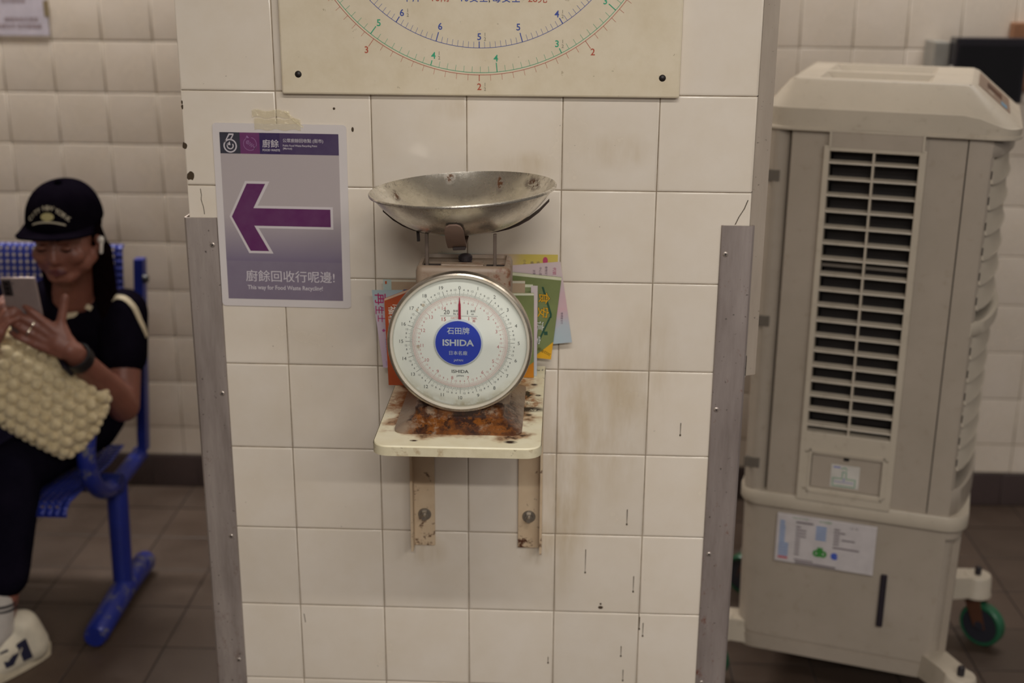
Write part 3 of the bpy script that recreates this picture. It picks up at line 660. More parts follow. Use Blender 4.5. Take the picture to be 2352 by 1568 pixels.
# ------------------------------------------------------------------ pan
def mk_pan():
    t = NT('worn_aluminium'); O = t.obj(); x, y, z = t.xyz(O); n = t.noise(O, 26., 6., .7); n2 = t.noise(O, 120., 6., .75)
    c = t.mix(t.ramp(n, .35, .7), lin('#e8e4da'), lin('#c6c0b4')); c = t.mix(t.ramp(n2, .55, .75, 0, .5), c, lin('#8f887e'))
    rm = None
    for ctr, r in (((-.070, .075, -.012), (.013, .02, .016)), ((-.085, .02, -.03), (.014, .022, .018)), ((-.105, .055, -.012), (.009, .012, .02)), ((.048, .110, -.010), (.0085, .02, .026)), ((-.03, .125, -.005), (.010, .02, .012)), ((.098, .07, -.01), (.02, .03, .012)), ((.035, .05, -.045), (.008, .012, .012)), ((-.11, -.02, -.015), (.018, .03, .012))):
        q = t.math('MULTIPLY', t.blob(O, ctr, r), t.ramp(n2, .42, .54)); rm = q if rm is None else t.math('MAXIMUM', rm, q)
    rim = t.math('MULTIPLY', t.ramp(z, -.012, -.001), t.ramp(n2, .52, .66, 0, .55)); rm = t.math('MAXIMUM', rm, rim)
    c = t.mix(rm, c, lin('#54300f'))
    t.base(c, t.math('ADD', t.ramp(n, .3, .7, .17, .34), t.math('MULTIPLY', rm, .4)), t.math('SUBTRACT', .90, t.ramp(rm, .45, 1., 0., .85))); t.bump(n2, .0008, .25); return t.m
prof = []
for k in range(22):
    r = .0001+(PRr-.0001)*k/21; prof.append((r, bowl_z(r)))
prof += [(PRr+.0008, .0014), (PRr+.0024, .0012), (PRr+.0034, -.0004), (PRr+.0030, -.0024), (PRr+.0010, -.0030)]
for k in range(22):
    r = PRr-(PRr-.0001)*k/21; prof.append((r-.0004, bowl_z(r)-.0014))
b = MB(); b.lathe(prof, 96); pan = b.build('scale_pan', mk_pan(), None, PC, smooth=40); pan.rotation_euler = (0, math.radians(-3.1), 0)
tag(pan, 'dented round metal pan with rust spots resting on the spring scale', 'pan')
# ------------------------------------------------------------------ booklets and leaflets tucked behind the scale
def slab(name, label, cat, quad, y, th, mat, edge, lean=.0, group='leaflets behind the scale', prints=(), page=True):
    """quad: four x,z corners from upper left clockwise, front at y; the upper edge leans back by lean"""
    zb = min(z for x, z in quad); zt = max(z for x, z in quad); cx = sum(x for x, z in quad)/4
    base = thing(cat, label, cat, (cx, y, zb), group=group)
    def P(x, z, d): return (x-cx, d+lean*(z-zb)/(zt-zb), z-zb)
    b = MB(); b.loft([[P(x, z, 0) for x, z in quad], [P(x, z, .0004) for x, z in quad]]); b.loft([[P(x, z, th-.0004) for x, z in quad], [P(x, z, th) for x, z in quad]]); b.build('cover', mat, base)
    if page:
        c = [(x+(cx-x)*.012, z+((zb+zt)/2-z)*.006) for x, z in quad]; b = MB(); b.loft([[P(x, z, .0005) for x, z in c], [P(x, z, th-.0005) for x, z in c]]); b.build('pages', edge, base)
    for nm, m, fn in prints:
        mb = MB(); fn(mb, lambda x, z, k=1: P(x, z, -.0002*k)); mb.build(nm, m, base)
    return base
def poly(*pts):
    return lambda mb, P: mb.add([P(*p) for p in pts], [tuple(range(len(pts)))])
def words(lst, roll, bold=.0, k=2):
    def fn(mb, P):
        for s, x, z, size in lst: q = P(x, z, k); mb.text(s, wallM(q[0], q[1], q[2], roll), size, bold)
    return fn
PAGE = plain('#dcd6bd', .8); PAGEW = plain('#cfcac2', .8)
def gradmat(name, cols, axis, lo, hi, wob=.2):
    t = NT(name); O = t.obj(); v = t.xyz(O)[axis]; n = t.noise(O, 18., 2.); v = t.math('ADD', t.ramp(v, lo, hi), t.ramp(n, .3, .7, -wob, wob))
    r = t.n('ShaderNodeValToRGB', {0: v}); e = r.color_ramp.elements
    e[0].color = lin(cols[0]); e[0].position = 0; e[1].color = lin(cols[-1]); e[1].position = 1
    for i, c in enumerate(cols[1:-1]): q = e.new((i+1)/(len(cols)-1)); q.color = lin(c)
    t.base(r.outputs[0], .4); return t.m
OLIVE = plain('#76804f', .45); ORANGE = plain('#a8481c', .45); YEL = plain('#d9a21c', .5); DKG = plain('#1f4a38', .5); WHT = plain('#d8d8cc', .5)
slab('leaflet', 'pastel teal and yellow leaflet, rearmost above the scale', 'leaflet', [(-.048, 1.2185), (.1478, 1.2195), (.1478, 1.080), (-.048, 1.080)], -.014, .0012, gradmat('pastel_a', ['#9fc3c0', '#a8c0bb', '#cfb3ac', '#c9b558', '#cdb95a'], 0, -.1, .1, .05), PAGEW, .006, page=False,
     prints=[('lettering', plain('#8a7a6a', .6), words([('小食肆', .092, 1.2030, .0055), ('衞生', .104, 1.2030, .0055), ('安全', .114, 1.2030, .0055)], -90)), ('mark', plain('#b84468', .5), poly(*[(.1275+.0042*math.cos(a*.5236), 1.2095+.0062*math.sin(a*.5236)) for a in range(12)]))])
slab('leaflet', 'tilted pink and pale blue leaflet leaning on the tiles at the right', 'leaflet', [(.0600, 1.2005), (.1520, 1.2090), (.1735, 1.0745), (.0810, 1.064)], -.018, .0012, gradmat('pastel_b', ['#a9b9c0', '#b0b8bf', '#cda8ae', '#c9b2b6', '#cfbcbc'], 2, 0., .14, .12), PAGEW, .006, page=False,
     prints=[('lettering', plain('#b0406e', .5), words([('代號', .1405, 1.1935, .0062)], -90)), ('lettering', plain('#85727f', .6), words([('食物安全', .1275, 1.1920, .0048), ('中心資訊', .118, 1.1905, .0048), ('計劃', .108, 1.1905, .0048), ('食環署食物', .1545, 1.115, .0042)], -90))])
slab('leaflet', 'large olive green booklet with yellow characters right of the dial', 'booklet', [(.0560, 1.1935), (.1545, 1.1845), (.1395, 1.0470), (.0430, 1.0560)], -.026, .0035, OLIVE, PAGE, .006,
     prints=[('pale_edge', plain('#d3d2b4', .6), poly((.0560, 1.1937), (.1545, 1.1847), (.1541, 1.1800), (.0556, 1.1890))),
             ('corner', YEL, poly((.1100, 1.0497), (.1395, 1.0470), (.1427, 1.0770))),
             ('house_line', DKG, lambda mb, P: [mb.add([P(*q, 3) for q in ((a[0]-.0016, a[1]), (a[0]+.0016, a[1]), (c_[0]+.0016, c_[1]), (c_[0]-.0016, c_[1]))], [(0, 1, 2, 3)]) for a, c_ in zip(((.1240, 1.1690), (.1380, 1.1240), (.1370, 1.1190), (.1170, 1.0740)), ((.1380, 1.1240), (.1378, 1.1180), (.1170, 1.0740), (.1160, 1.0730)))]
              + [mb.add([P(*q, 3) for q in ((.1275, 1.0885), (.1335, 1.0885), (.1330, 1.0945), (.1270, 1.0945))], [(0, 1, 2, 3)])]),
             ('shadow_lettering', DKG, words([('食', .1195, 1.1510, .0205), ('安', .1180, 1.1270, .0205), ('這', .1130, 1.1045, .0175), ('一', .1100, 1.0930, .0155), ('家', .1095, 1.0800, .0155)], -94, .018, 4)),
             ('lettering', YEL, words([('食', .1195, 1.1510, .0200), ('安', .1180, 1.1270, .0200)], -94, .004, 6)), ('lettering', WHT, words([('這', .1130, 1.1045, .0170), ('一', .1100, 1.0930, .0150), ('家', .1095, 1.0800, .0150)], -94, .004, 6)),
             ('lettering', plain('#5c5418', .6), words([('2022年版', .1290, 1.0620, .0060)], 150, 0., 4))])
slab('leaflet', 'beige booklet with blue picture squares standing behind the scale', 'booklet', [(-.1195, 1.1820), (.0960, 1.1830), (.0960, SZ+.0005), (-.1195, SZ+.0005)], -.046, .004, plain('#b89f84', .5), PAGEW, .004,
     prints=[('pale_edge', plain('#d5cdb8', .6), poly((-.1195, 1.1822), (.0960, 1.1832), (.0960, 1.1800), (-.1195, 1.1790))), ('picture', plain('#54779c', .5), poly((.079, 1.149), (.0875, 1.149), (.0875, 1.1625), (.079, 1.1625))), ('picture', plain('#4d6a94', .5), poly((-.1000, 1.138), (-.070, 1.138), (-.070, 1.1665), (-.1000, 1.1665))),
             ('picture_window', plain('#c2c4c4', .5), poly((-.0965, 1.153, 2), (-.0925, 1.153, 2), (-.0925, 1.161, 2), (-.0965, 1.161, 2))), ('picture_window', YEL, poly((-.0895, 1.151, 2), (-.0840, 1.151, 2), (-.0840, 1.161, 2), (-.0895, 1.161, 2))), ('lettering', plain('#6d7a5a', .6), words([('c g p', -.1105, 1.1530, .0065)], -90))])
slab('leaflet', 'small pale green booklet just behind the front green one', 'booklet', [(.0600, 1.1765), (.1085, 1.1765), (.1085, SZ+.0005), (.0600, SZ+.0005)], -.0405, .004, plain('#8f9a6a', .5), PAGE, .003, prints=[('pale_edge', plain('#d9dcc0', .6), poly((.0600, 1.1767), (.1085, 1.1767), (.1085, 1.1725), (.0600, 1.1725)))])
slab('leaflet', 'thin pale lilac leaflet edge beside the front green booklet', 'leaflet', [(.1060, 1.1790), (.1165, 1.1790), (.1170, SZ+.0005), (.1060, SZ+.0005)], -.059, .0028, gradmat('pastel_c', ['#b6bcc4', '#c9b4b8', '#cfc3c2'], 2, 0., .15, .1), PAGEW, .004)
slab('leaflet', 'front olive green booklet with orange foot, nearest right of dial', 'booklet', [(.0520, 1.1680), (.1108, 1.1690), (.1125, SZ+.0005), (.0520, SZ+.0005)], -.068, .005, OLIVE, PAGE, .004,
     prints=[('pale_edge', plain('#d5d6bc', .6), poly((.0520, 1.1682), (.1108, 1.1692), (.1108, 1.1662), (.0520, 1.1652))), ('corner', plain('#c07a14', .5), poly((.0800, SZ+.0006), (.1123, SZ+.0006), (.1120, 1.056)))])
slab('leaflet', 'pink and pale blue leaflet with magenta characters at the far left', 'leaflet', [(-.1495, 1.1680), (-.1000, 1.1690), (-.085, 1.040), (-.1335, 1.0385)], -.060, .0014, gradmat('pastel_d', ['#c4b0c4', '#c8b0c0', '#c0b4be', '#a9bcc0'], 2, 0., .13, .06), PAGEW, .004, page=False,
     prints=[('lettering', plain('#b02a68', .5), words([('再', -.1430, 1.1540, .0200), ('生', -.1430, 1.1355, .0150), ('士', -.1400, 1.1215, .0130)], -90, .012)), ('mark', plain('#b04a88', .5), poly((-.1345, 1.1015), (-.1315, 1.1045), (-.1285, 1.1015), (-.1315, 1.0985))),
             ('lettering', plain('#6a6a9c', .6), words([('食物安全中心', -.1285, 1.0760, .0042), ('二零二二年', -.1255, 1.0560, .0040)], -90)), ('mark', plain('#a86ab0', .5), poly((-.1285, 1.0500), (-.1278, 1.0500), (-.1272, 1.0420), (-.1279, 1.0420)))])
slab('leaflet', 'pale teal slip with an orange stripe peeking out at the left', 'leaflet', [(-.1335, 1.1810), (-.0950, 1.1810), (-.0950, 1.060), (-.1325, 1.060)], -.0400, .001, plain('#b7c6c0', .5), PAGEW, .003, page=False, prints=[('stripe', plain('#c0561c', .5), poly((-.1305, 1.1735), (-.1275, 1.1735), (-.1275, 1.1785), (-.1305, 1.1785)))])
slab('leaflet', 'orange red booklet with white characters left of the dial', 'booklet', [(-.1215, 1.1695), (-.0690, 1.1905), (-.0560, SZ+.0008), (-.1170, SZ+.0008)], -.118, .005, ORANGE, PAGE, .006,
     prints=[('pale_edge', plain('#c9a890', .6), poly((-.1215, 1.1697), (-.0690, 1.1907), (-.0690, 1.1880), (-.1205, 1.1670))), ('lettering', WHT, words([('福', -.1140, 1.1520, .0140), ('糧', -.1140, 1.1370, .0140), ('雜', -.1140, 1.1220, .0140)], -87, .004)), ('mark', WHT, poly((-.1085, 1.1610), (-.0930, 1.1600), (-.0930, 1.1590), (-.1085, 1.1600)))])
# ------------------------------------------------------------------ things on the back wall
np_ = thing('wall_notice', 'white paper notice taped high on the back wall at far left', 'notice', (-1.47, BY-.0015, 1.431))
b = MB(); b.box((-.108, -.0010, 0), (.108, -.0002, .30)); b.build('sheet', plain('#c9c2cf', .5), np_)
b = MB()
for s, z, x in (('食物環境衞生署', .190, -.03), ('街市使用者', .093, .010), ('請保持地方清潔', .040, .028), ('多謝合作 街市管理處', .021, .020)): b.text(s, wallM(x, -.0013, z), .0145 if z < .1 else .016, .004)
b.build('lettering', plain('#7d5f60', .6), np_)
b = MB(); b.prism([(-.0575, .048), (-.0400, .040), (-.0375, .066), (-.055, .072)], -.0013, -.0011, M=T(.055-.06, 0, -.0)); b.build('mark', plain('#5fa39a', .5), np_)
b = MB(); b.box((.098, -.0016, .055), (.114, -.0010, .10)); b.build('tape', plain('#8d7d62', .4), np_)
mo = thing('wall_monitor', 'black glossy box on a grey bracket on the back wall at right', 'monitor', (1.32, 1.62, 1.285))
b = MB(); b.box((-.098, -.03, 0), (.098, .03, .175), .004); b.build('casing', plain('#1d1a22', .25), mo)
b = MB(); b.box((-.088, -.0315, .012), (.088, -.029, .155), .001); b.build('screen', plain('#0c0a10', .08), mo)
b = MB(); b.box((-.140, .02, .085), (-.098, .124, .160), .003); b.build('bracket', plain('#8f8c86', .4, .2), mo)
b = MB(); b.tube([(-.101, -.02, .10), (-.101, -.02, .02)], .006, 10); b.build('pipe', plain('#b5b2ac', .3), mo)
tag(MB().box((-.012, -.03, 0), (.17, .006, .19), .004).box((.010, -.034, .012), (.15, -.028, .176), .001).build('wooden_frame', plain('#8a5f42', .5), None, (1.425, BY-.008, 1.305)), 'brown wooden frame at the right end of the back wall', 'frame')
# ------------------------------------------------------------------ evaporative air cooler (local x = towards its outlet, y = away from viewer)
CO = Vector((.955, .535, 0)); CR = math.radians(-17.6)
ac = thing('air_cooler', 'tall beige evaporative air cooler on castors beside the pillar', 'air cooler', CO, CR)
def mk_plastic(name, a, b_, dirt=.35):
    t = NT(name); O = t.obj(); n = t.noise(O, 5., 5., .6); n2 = t.noise(O, 40., 4.)
    c = t.mix(t.ramp(n, .3, .7), lin(a), lin(b_)); c = t.mix(t.ramp(n2, .6, .8, 0, dirt), c, lin('#7c6c58')); t.base(c, t.ramp(n, .3, .7, .38, .52)); return t.m
M_AC = mk_plastic('beige_plastic_shaded', '#a3978a', '#968b7d'); M_ACL = mk_plastic('beige_plastic_lit', '#b6ab9b', '#aa9f8f'); M_ACD = plain('#17110f', .8); M_GAP = plain('#2a2320', .9)  # lit and shaded copies of one plastic; light put into the colour
W = .47; S0, S1 = -.405, .086
# tank, with a recessed grip at the near front corner
b = MB()
def tank_poly(ins, z, notch):
    x0, x1, y0, y1 = S0+.003+ins, S1-.006-ins, .002+ins, W-.002-ins; r = .045; pts = []
    for cx, cy, a0 in ((x1-r, y1-r, 0), (x0+r, y1-r, 90), (x0+r, y0+r, 180)):
        for k in range(7): a = math.radians(a0+15*k); pts.append((cx+r*math.cos(a), cy+r*math.sin(a), z))
    for k in range(13):
        a = math.radians(270+90*k/12); d = .014 if notch and 2 <= k <= 10 else 0; rr_ = r-d
        if notch and k in (2, 10): pts.append((x1-r+r*math.cos(a), y0+r+r*math.sin(a), z)) if k == 2 else None
        pts.append((x1-r+rr_*math.cos(a), y0+r+rr_*math.sin(a), z))
        if notch and k in (2, 10): pts.append((x1-r+r*math.cos(a), y0+r+r*math.sin(a), z)) if k == 10 else None
    return pts
b.loft([tank_poly(.008, .150, False), tank_poly(.006, .160, False)], cap=True)
b.loft([tank_poly(.006, .160, True), tank_poly(.002, .468, True)], cap=True)
b.loft([tank_poly(.002, .468, False), tank_poly(.001, .502, False)], cap=True); b.build('water_tank', M_AC, ac, smooth=35)
b = MB(); b.loft([rrect(S0+.012, S1-.014, .010, W-.01, .04, .118), rrect(S0+.010, S1-.012, .008, W-.008, .042, .152)]); b.build('base_skirt', M_AC, ac, smooth=35)
b = MB(); b.loft([rrect(S0-.002, S1, -.004, W+.004, .05, .490), rrect(S0-.004, S1+.002, -.006, W+.006, .052, .494), rrect(S0-.004, S1+.002, -.006, W+.006, .052, .520), rrect(S0-.002, S1, -.004, W+.004, .05, .5245)]); b.build('tank_rim', M_ACL, ac, smooth=35)
b = MB(); b.box((-.0805, -.0010, .234), (-.0665, .0025, .364), .003); b.build('level_window', plain('#262027', .15), ac)
# upper housing: panels round a real opening
b = MB(); b.box((-.345, .055, .522), (.020, W-.03, 1.335)); b.build('dark_core', M_ACD, ac)
def panel(x0, x1, z0, z1, y0=.002, y1=.06, bev=.002, name='side_panel', mat=None): return MB().box((x0, y0, z0), (x1, y1, z1), bev).build(name, mat or M_AC, ac)
panel(-.3465, -.2775, .5235, 1.336); panel(-.0775, -.0012, .5235, 1.336); panel(-.279, -.076, 1.306, 1.336)
b = MB(); pts = []                                                   # rear column, rounded, with grip slots
b.loft([rrect(S0+.004, -.3485, .0, W-.002, .03, .5235), rrect(S0+.004, -.3485, .0, W-.002, .03, 1.337)]); b.build('rear_column', M_AC, ac, smooth=35)
for z in (1.241, .923, .591): MB().box((-.400, -.0012, z-.014), (-.366, .006, z+.010), .001).build('grip_slot_shade', plain('#5f574e', .6), ac)  # darker blocks colour in the shade of the slot recesses
b = MB(); b.box((-.3485, W-.012, .5235), (.02, W, 1.336), .002); b.build('far_panel', M_AC, ac)
# front frame: a rounded upright at each side of the outlet, header and footer
def upright(y0, y1, near):
    b = MB(); q = .0005
    pts = [(.0008, y0), (.030, y0), (.044, y0+.004), (.050, y0+.012), (.050, y1), (.0008, y1)] if near else [(.0008, y0), (.050, y0), (.050, y1-.012), (.044, y1-.004), (.030, y1), (.0008, y1)]
    b.loft([[(x, y, .5245) for x, y in pts], [(x, y, 1.337) for x, y in pts]]); b.build('front_upright', M_AC, ac, smooth=35)
upright(.0, .020, True); upright(W-.02, W, False)
def bow(y, d=.048): q = max(0., min(1., (y-.004)/(W-.008))); return .046 + d*(math.sin(pi*q))**.55
def bowed(name, z0, z1, dep, th, lip=0., mat=M_AC, d=.048, y0=.004, y1=W-.004, zs=0.):
    b = MB(); rings = []
    for k in range(25):
        y = y0+(y1-y0)*k/24; s = bow(y, d)
        rings.append([(s-dep, y, z1), (s+lip*0-.004, y, z1), (s, y, z1-.004), (s+lip, y, z0+.003), (s+lip-.003, y, z0), (s-dep, y, z0)])
    b.loft(rings); return b.build(name, mat, ac, smooth=40)
bowed('front_header', 1.300, 1.337, .04, .0, 0., M_AC, .045); bowed('front_footer', .5245, .585, .045, 0., 0., M_AC, .045); bowed('front_band', .930, .962, .03, 0., 0., M_ACL, .052)
b = MB(); b.box((.020, .02, .580), (.026, W-.02, 1.302)); b.build('outlet_dark', M_ACD, ac)
def louvre(z, first=[None]):
    b = MB(); rings = []
    for k in range(21):
        y = .010+(W-.020)*k/20; s = bow(y, .040); q = math.sin(pi*max(0, min(1, k/20)))**.5
        rings.append([(s-.009, y, z+.046), (s-.005, y, z+.040), (s-.001, y, z+.004), (s+.003*q, y, z-.0005), (s+.002*q, y, z-.003), (s-.005, y, z-.0005), (s-.009, y, z+.038)])
    b.loft(rings)
    return b
lm = louvre(0.).build('louvre', M_ACL, ac, smooth=45); first = True
for z in (1.250, 1.198, 1.146, 1.094, 1.042, .990, .882, .832, .782, .732, .682, .632):
    q = lm if first else link('louvre', lm.data, ac); q.location = (0, 0, z); first = False
    c = MB().box((.046, .0085, .008), (.050, .0125, .024)).build('louvre_pin', M_GAP, q)
# intake grille
fx0, fx1, fz0, fz1 = -.2785, -.0765, .5205, 1.3095
b = MB()
for lo, hi in (((fx0, fz0), (-.2665, fz1)), ((-.0905, fz0), (fx1, fz1)), ((-.2675, 1.2985), (-.0895, fz1)), ((-.2675, .633), (-.0895, .6835)), ((-.2675, fz0), (-.0895, .552)), ((-.2675, .545), (-.2515, .64)), ((-.1015, .545), (-.0895, .64))):
    b.box((lo[0], -.010, lo[1]), (hi[0], .020, hi[1]), .0015)
b.box((-.2575, -.0125, .6385), (-.0955, -.009, .6435)); b.box((-.2575, -.0125, .5415), (-.0955, -.009, .5465)); b.box((-.2575, -.0125, .5415), (-.2525, -.009, .6435)); b.box((-.1005, -.0125, .5415), (-.0955, -.009, .6435))
b.build('grille_frame', M_ACL, ac)
b = MB(); b.box((-.1805, -.0092, .683), (-.1765, .016, 1.299)); b.build('mullion', M_ACL, ac)
b = MB(); b.loft([[(-.2670, -.0085, .0006), (-.2670, .012, .0046), (-.2670, .012, .0058), (-.2670, -.0075, .0032)], [(-.0900, -.0085, .0006), (-.0900, .012, .0046), (-.0900, .012, .0058), (-.0900, -.0075, .0032)]]); sl = b.build('slat', M_ACL, ac); first = True
for k in range(18):
    q = sl if first else link('slat', sl.data, ac); q.location = (0, 0, 1.2725-k*.03385); first = False
MB().box((-.262, .030, .70), (-.095, .050, 1.29)).build('filter', M_ACD, ac)
for z in (1.052, .790): MB().box((-.266, .012, z), (-.091, .022, z+.006)).build('filter_bar', plain('#6d655c', .6), ac)
d = MB().box((-.2505, -.004, .5530), (-.1020, .004, .6320), .001).build('filler_door', M_AC, ac)
MB().box((-.1835, -.0060, .6235), (-.1715, -.003, .6310), .001).build('latch', M_ACD, d)
MB().box((-.208, -.0046, .560), (-.147, -.0042, .613)).build('sticker', plain('#bcb7b0', .35), d)
b = MB()
def ln(mb, x0, z0, x1, z1, w0, y): 
    a = Vector((x0, z0)); c = Vector((x1, z1)); dd = (c-a).normalized(); n_ = Vector((-dd.y, dd.x))*w0
    mb.prism([tuple(a+n_), tuple(c+n_), tuple(c-n_), tuple(a-n_)], y, y+.0003)
for q in ((-.203, .563, -.155, .563), (-.155, .563, -.155, .581), (-.203, .563, -.203, .581), (-.203, .581, -.183, .581), (-.155, .581, -.175, .581), (-.183, .581, -.183, .597), (-.175, .581, -.175, .597), (-.183, .597, -.175, .597), (-.186, .604, -.178, .608), (-.178, .608, -.174, .601)): ln(b, *q, .0008, -.0050)
b.build('sticker_print', plain('#3c8a66', .5), d)
b = MB(); ln(b, -.203, .607, -.188, .607, .0014, -.0050); ln(b, -.200, .573, -.158, .573, .0006, -.0050); ln(b, -.179, .582, -.179, .576, .0012, -.0050); b.build('sticker_print', plain('#5560a8', .5), d)
# arched tab between lid and grille
b = MB(); pts = [(-.2665, 1.306), (-.2665, 1.342), (-.225, 1.3455), (-.175, 1.3470), (-.125, 1.3455), (-.084, 1.342), (-.084, 1.306)]
b.prism(pts, -.0105, .004); b.build('grille_tab', M_AC, ac)
b = MB()
for p, q in zip(pts, pts[1:]): ln(b, *p, *q, .0022, -.0125)
b.build('grille_tab_lip', M_ACL, ac)
# lid: sloping shoulders, two trays in the top, control panel on the front slope
b = MB(); ZL = 1.337
def lr(e, z, r, fr=0., dip=0.):
    out = []; base = rrect(S0-.004+e, S1+.012-e-fr, -.012+e, W+.012-e, r, z, 8); pts = []
    for i, p in enumerate(base):
        pts.append(p); q = base[(i+1) % len(base)]
        if i % 9 == 8: pts += [tuple(a+(c-a)*k/13 for a, c in zip(p, q)) for k in range(1, 13)]
    for x, y, q in pts:
        f = max(0., min(1., (x+.015)/.10)); out.append((x, y, q-dip*f*f*(3-2*f)))
    return out
b.loft([lr(.004, ZL-.001, .05), lr(0, ZL+.001, .052), lr(0, ZL+.006, .052), lr(.002, ZL+.008, .052), lr(.0015, ZL+.0455, .05, 0., .024), lr(.005, ZL+.0485, .05, .003, .024), lr(.045, ZL+.097, .018, .050), lr(.052, ZL+.101, .012, .054)], cap=False)
top = lr(.052, ZL+.101, .012, .054); tx0, tx1 = min(p[0] for p in top), max(p[0] for p in top); ty0, ty1 = min(p[1] for p in top), max(p[1] for p in top); zt = ZL+.101
o0 = len(b.v); b.v += [tuple(p) for p in top]
trays = [(tx0+.05, tx1-.075, ty0+.030, ty0+.170), (tx0+.05, tx1-.075, ty0+.200, ty1-.030)]
xs = [tx0+.004, trays[0][0], trays[0][1], tx1-.004]; ys = [ty0+.004, trays[0][2], trays[0][3], trays[1][2], trays[1][3], ty1-.004]
for i in range(3):
    for j in range(5):
        if i == 1 and j in (1, 3):
            xa, xb, ya, yb = xs[1], xs[2], ys[j], ys[j+1]; g = .020; zq = zt-.020
            vs = [(xa, ya, zt), (xb, ya, zt), (xb, yb, zt), (xa, yb, zt), (xa+g, ya+g, zq), (xb-g, ya+g, zq), (xb-g, yb-g, zq), (xa+g, yb-g, zq)]
            b.add(vs, [(0, 1, 5, 4), (1, 2, 6, 5), (2, 3, 7, 6), (3, 0, 4, 7), (4, 5, 6, 7)])
        else: b.add([(xs[i], ys[j], zt), (xs[i+1], ys[j], zt), (xs[i+1], ys[j+1], zt), (xs[i], ys[j+1], zt)], [(0, 1, 2, 3)])
inner = [(xs[0], ys[0], zt), (xs[3], ys[0], zt), (xs[3], ys[5], zt), (xs[0], ys[5], zt)]
b.add([(tx0, ty0, zt-.0002), (tx1, ty0, zt-.0002), (tx1, ty1, zt-.0002), (tx0, ty1, zt-.0002)]+inner, [(0, 1, 5, 4), (1, 2, 6, 5), (2, 3, 7, 6), (3, 0, 4, 7)])
lid = b.build('lid', M_ACL, ac, smooth=24)
# control panel lies on the front slope
pa = Vector((S1+.012-.005-.003, 0, ZL+.0245)); pb = Vector((S1+.012-.045-.050, 0, ZL+.097)); dv = (pb-pa); nv = Vector((-dv.z, 0, dv.x)); nv = nv if nv.x > 0 else -nv; nv.normalize()
def on_slope(f, y, h): return tuple(pa+dv*f+Vector((0, y, 0))+nv*h)
def slope_quad(name, f0, f1, y0, y1, h, mat, par=ac):
    b = MB(); b.loft([[on_slope(f0, y0, -.002), on_slope(f0, y1, -.002), on_slope(f1, y1, -.002), on_slope(f1, y0, -.002)], [on_slope(f0, y0, h), on_slope(f0, y1, h), on_slope(f1, y1, h), on_slope(f1, y0, h)]]); return b.build(name, mat, par)
cp = slope_quad('control_panel', .22, .98, .10, .37, .0012, plain('#7d6656', .35))
slope_quad('display', .42, .78, .20, .30, .0016, plain('#3a1d18', .2), cp); slope_quad('button', .30, .44, .12, .17, .0018, plain('#4f8fb0', .3), cp); slope_quad('button', .62, .74, .14, .18, .0018, plain('#a89888', .3), cp)
# data label
lb = MB().box((-.3165, -.0022, .3575), (-.0985, .0015, .4765), .0008).build('data_label', plain('#b9b2b2', .4), ac)
blu, gry, grn, rd, navy = MB(), MB(), MB(), MB(), MB(); YL = -.0025
def line(mb, x, z, w0, h=.0034): mb.box((x, YL, z), (x+w0, YL+.0003, z+h))
for k in range(13): line(blu, -.3095, .3735+k*.0068, .022 if k < 5 else (.013 if k < 11 else .011), .0044)
for k in range(10): line(gry, -.2735, .3795+k*.0075, .011+(.014 if k in (6, 7, 8) else 0)*.9, .0032)
line(gry, -.2735, .4580, .038, .0040)
for k in range(5): line(blu, -.2290, .4240+k*.0072, .023, .0048)
for k in range(6): line(gry, -.1900, .4180+k*.0072, .013+(.012 if k in (4,) else 0), .0034)
line(gry, -.1720, .4305, .029, .0034); line(gry, -.1900, .4095, .058, .0036); line(gry, -.2725, .3660, .042, .0030); line(gry, -.2700, .3595, .090, .0042)
grn.text('Water Air Cooler', wallM(-.2650, YL, .4685), .0048, .004); grn.text('水冷空調扇', wallM(-.2100, YL, .4675), .0055, .0)
for s, x in (('C€', -.1520), ('回', -.1420)): gry.text(s, wallM(x, YL, .4620), .0060, 0.)
line(rd, -.3095, .3660, .022, .0050)
grn.text('db', wallM(-.2170, YL, .3840), .0300, .055, sx=1.0); navy.text('e', wallM(-.1850, YL, .3835), .0290, .06)
for mb, c in ((blu, '#7189b0'), (gry, '#6a6064'), (grn, '#2f7d2f'), (rd, '#a8485a'), (navy, '#3a52a8')): mb.build('label_print', plain(c, .5), lb)
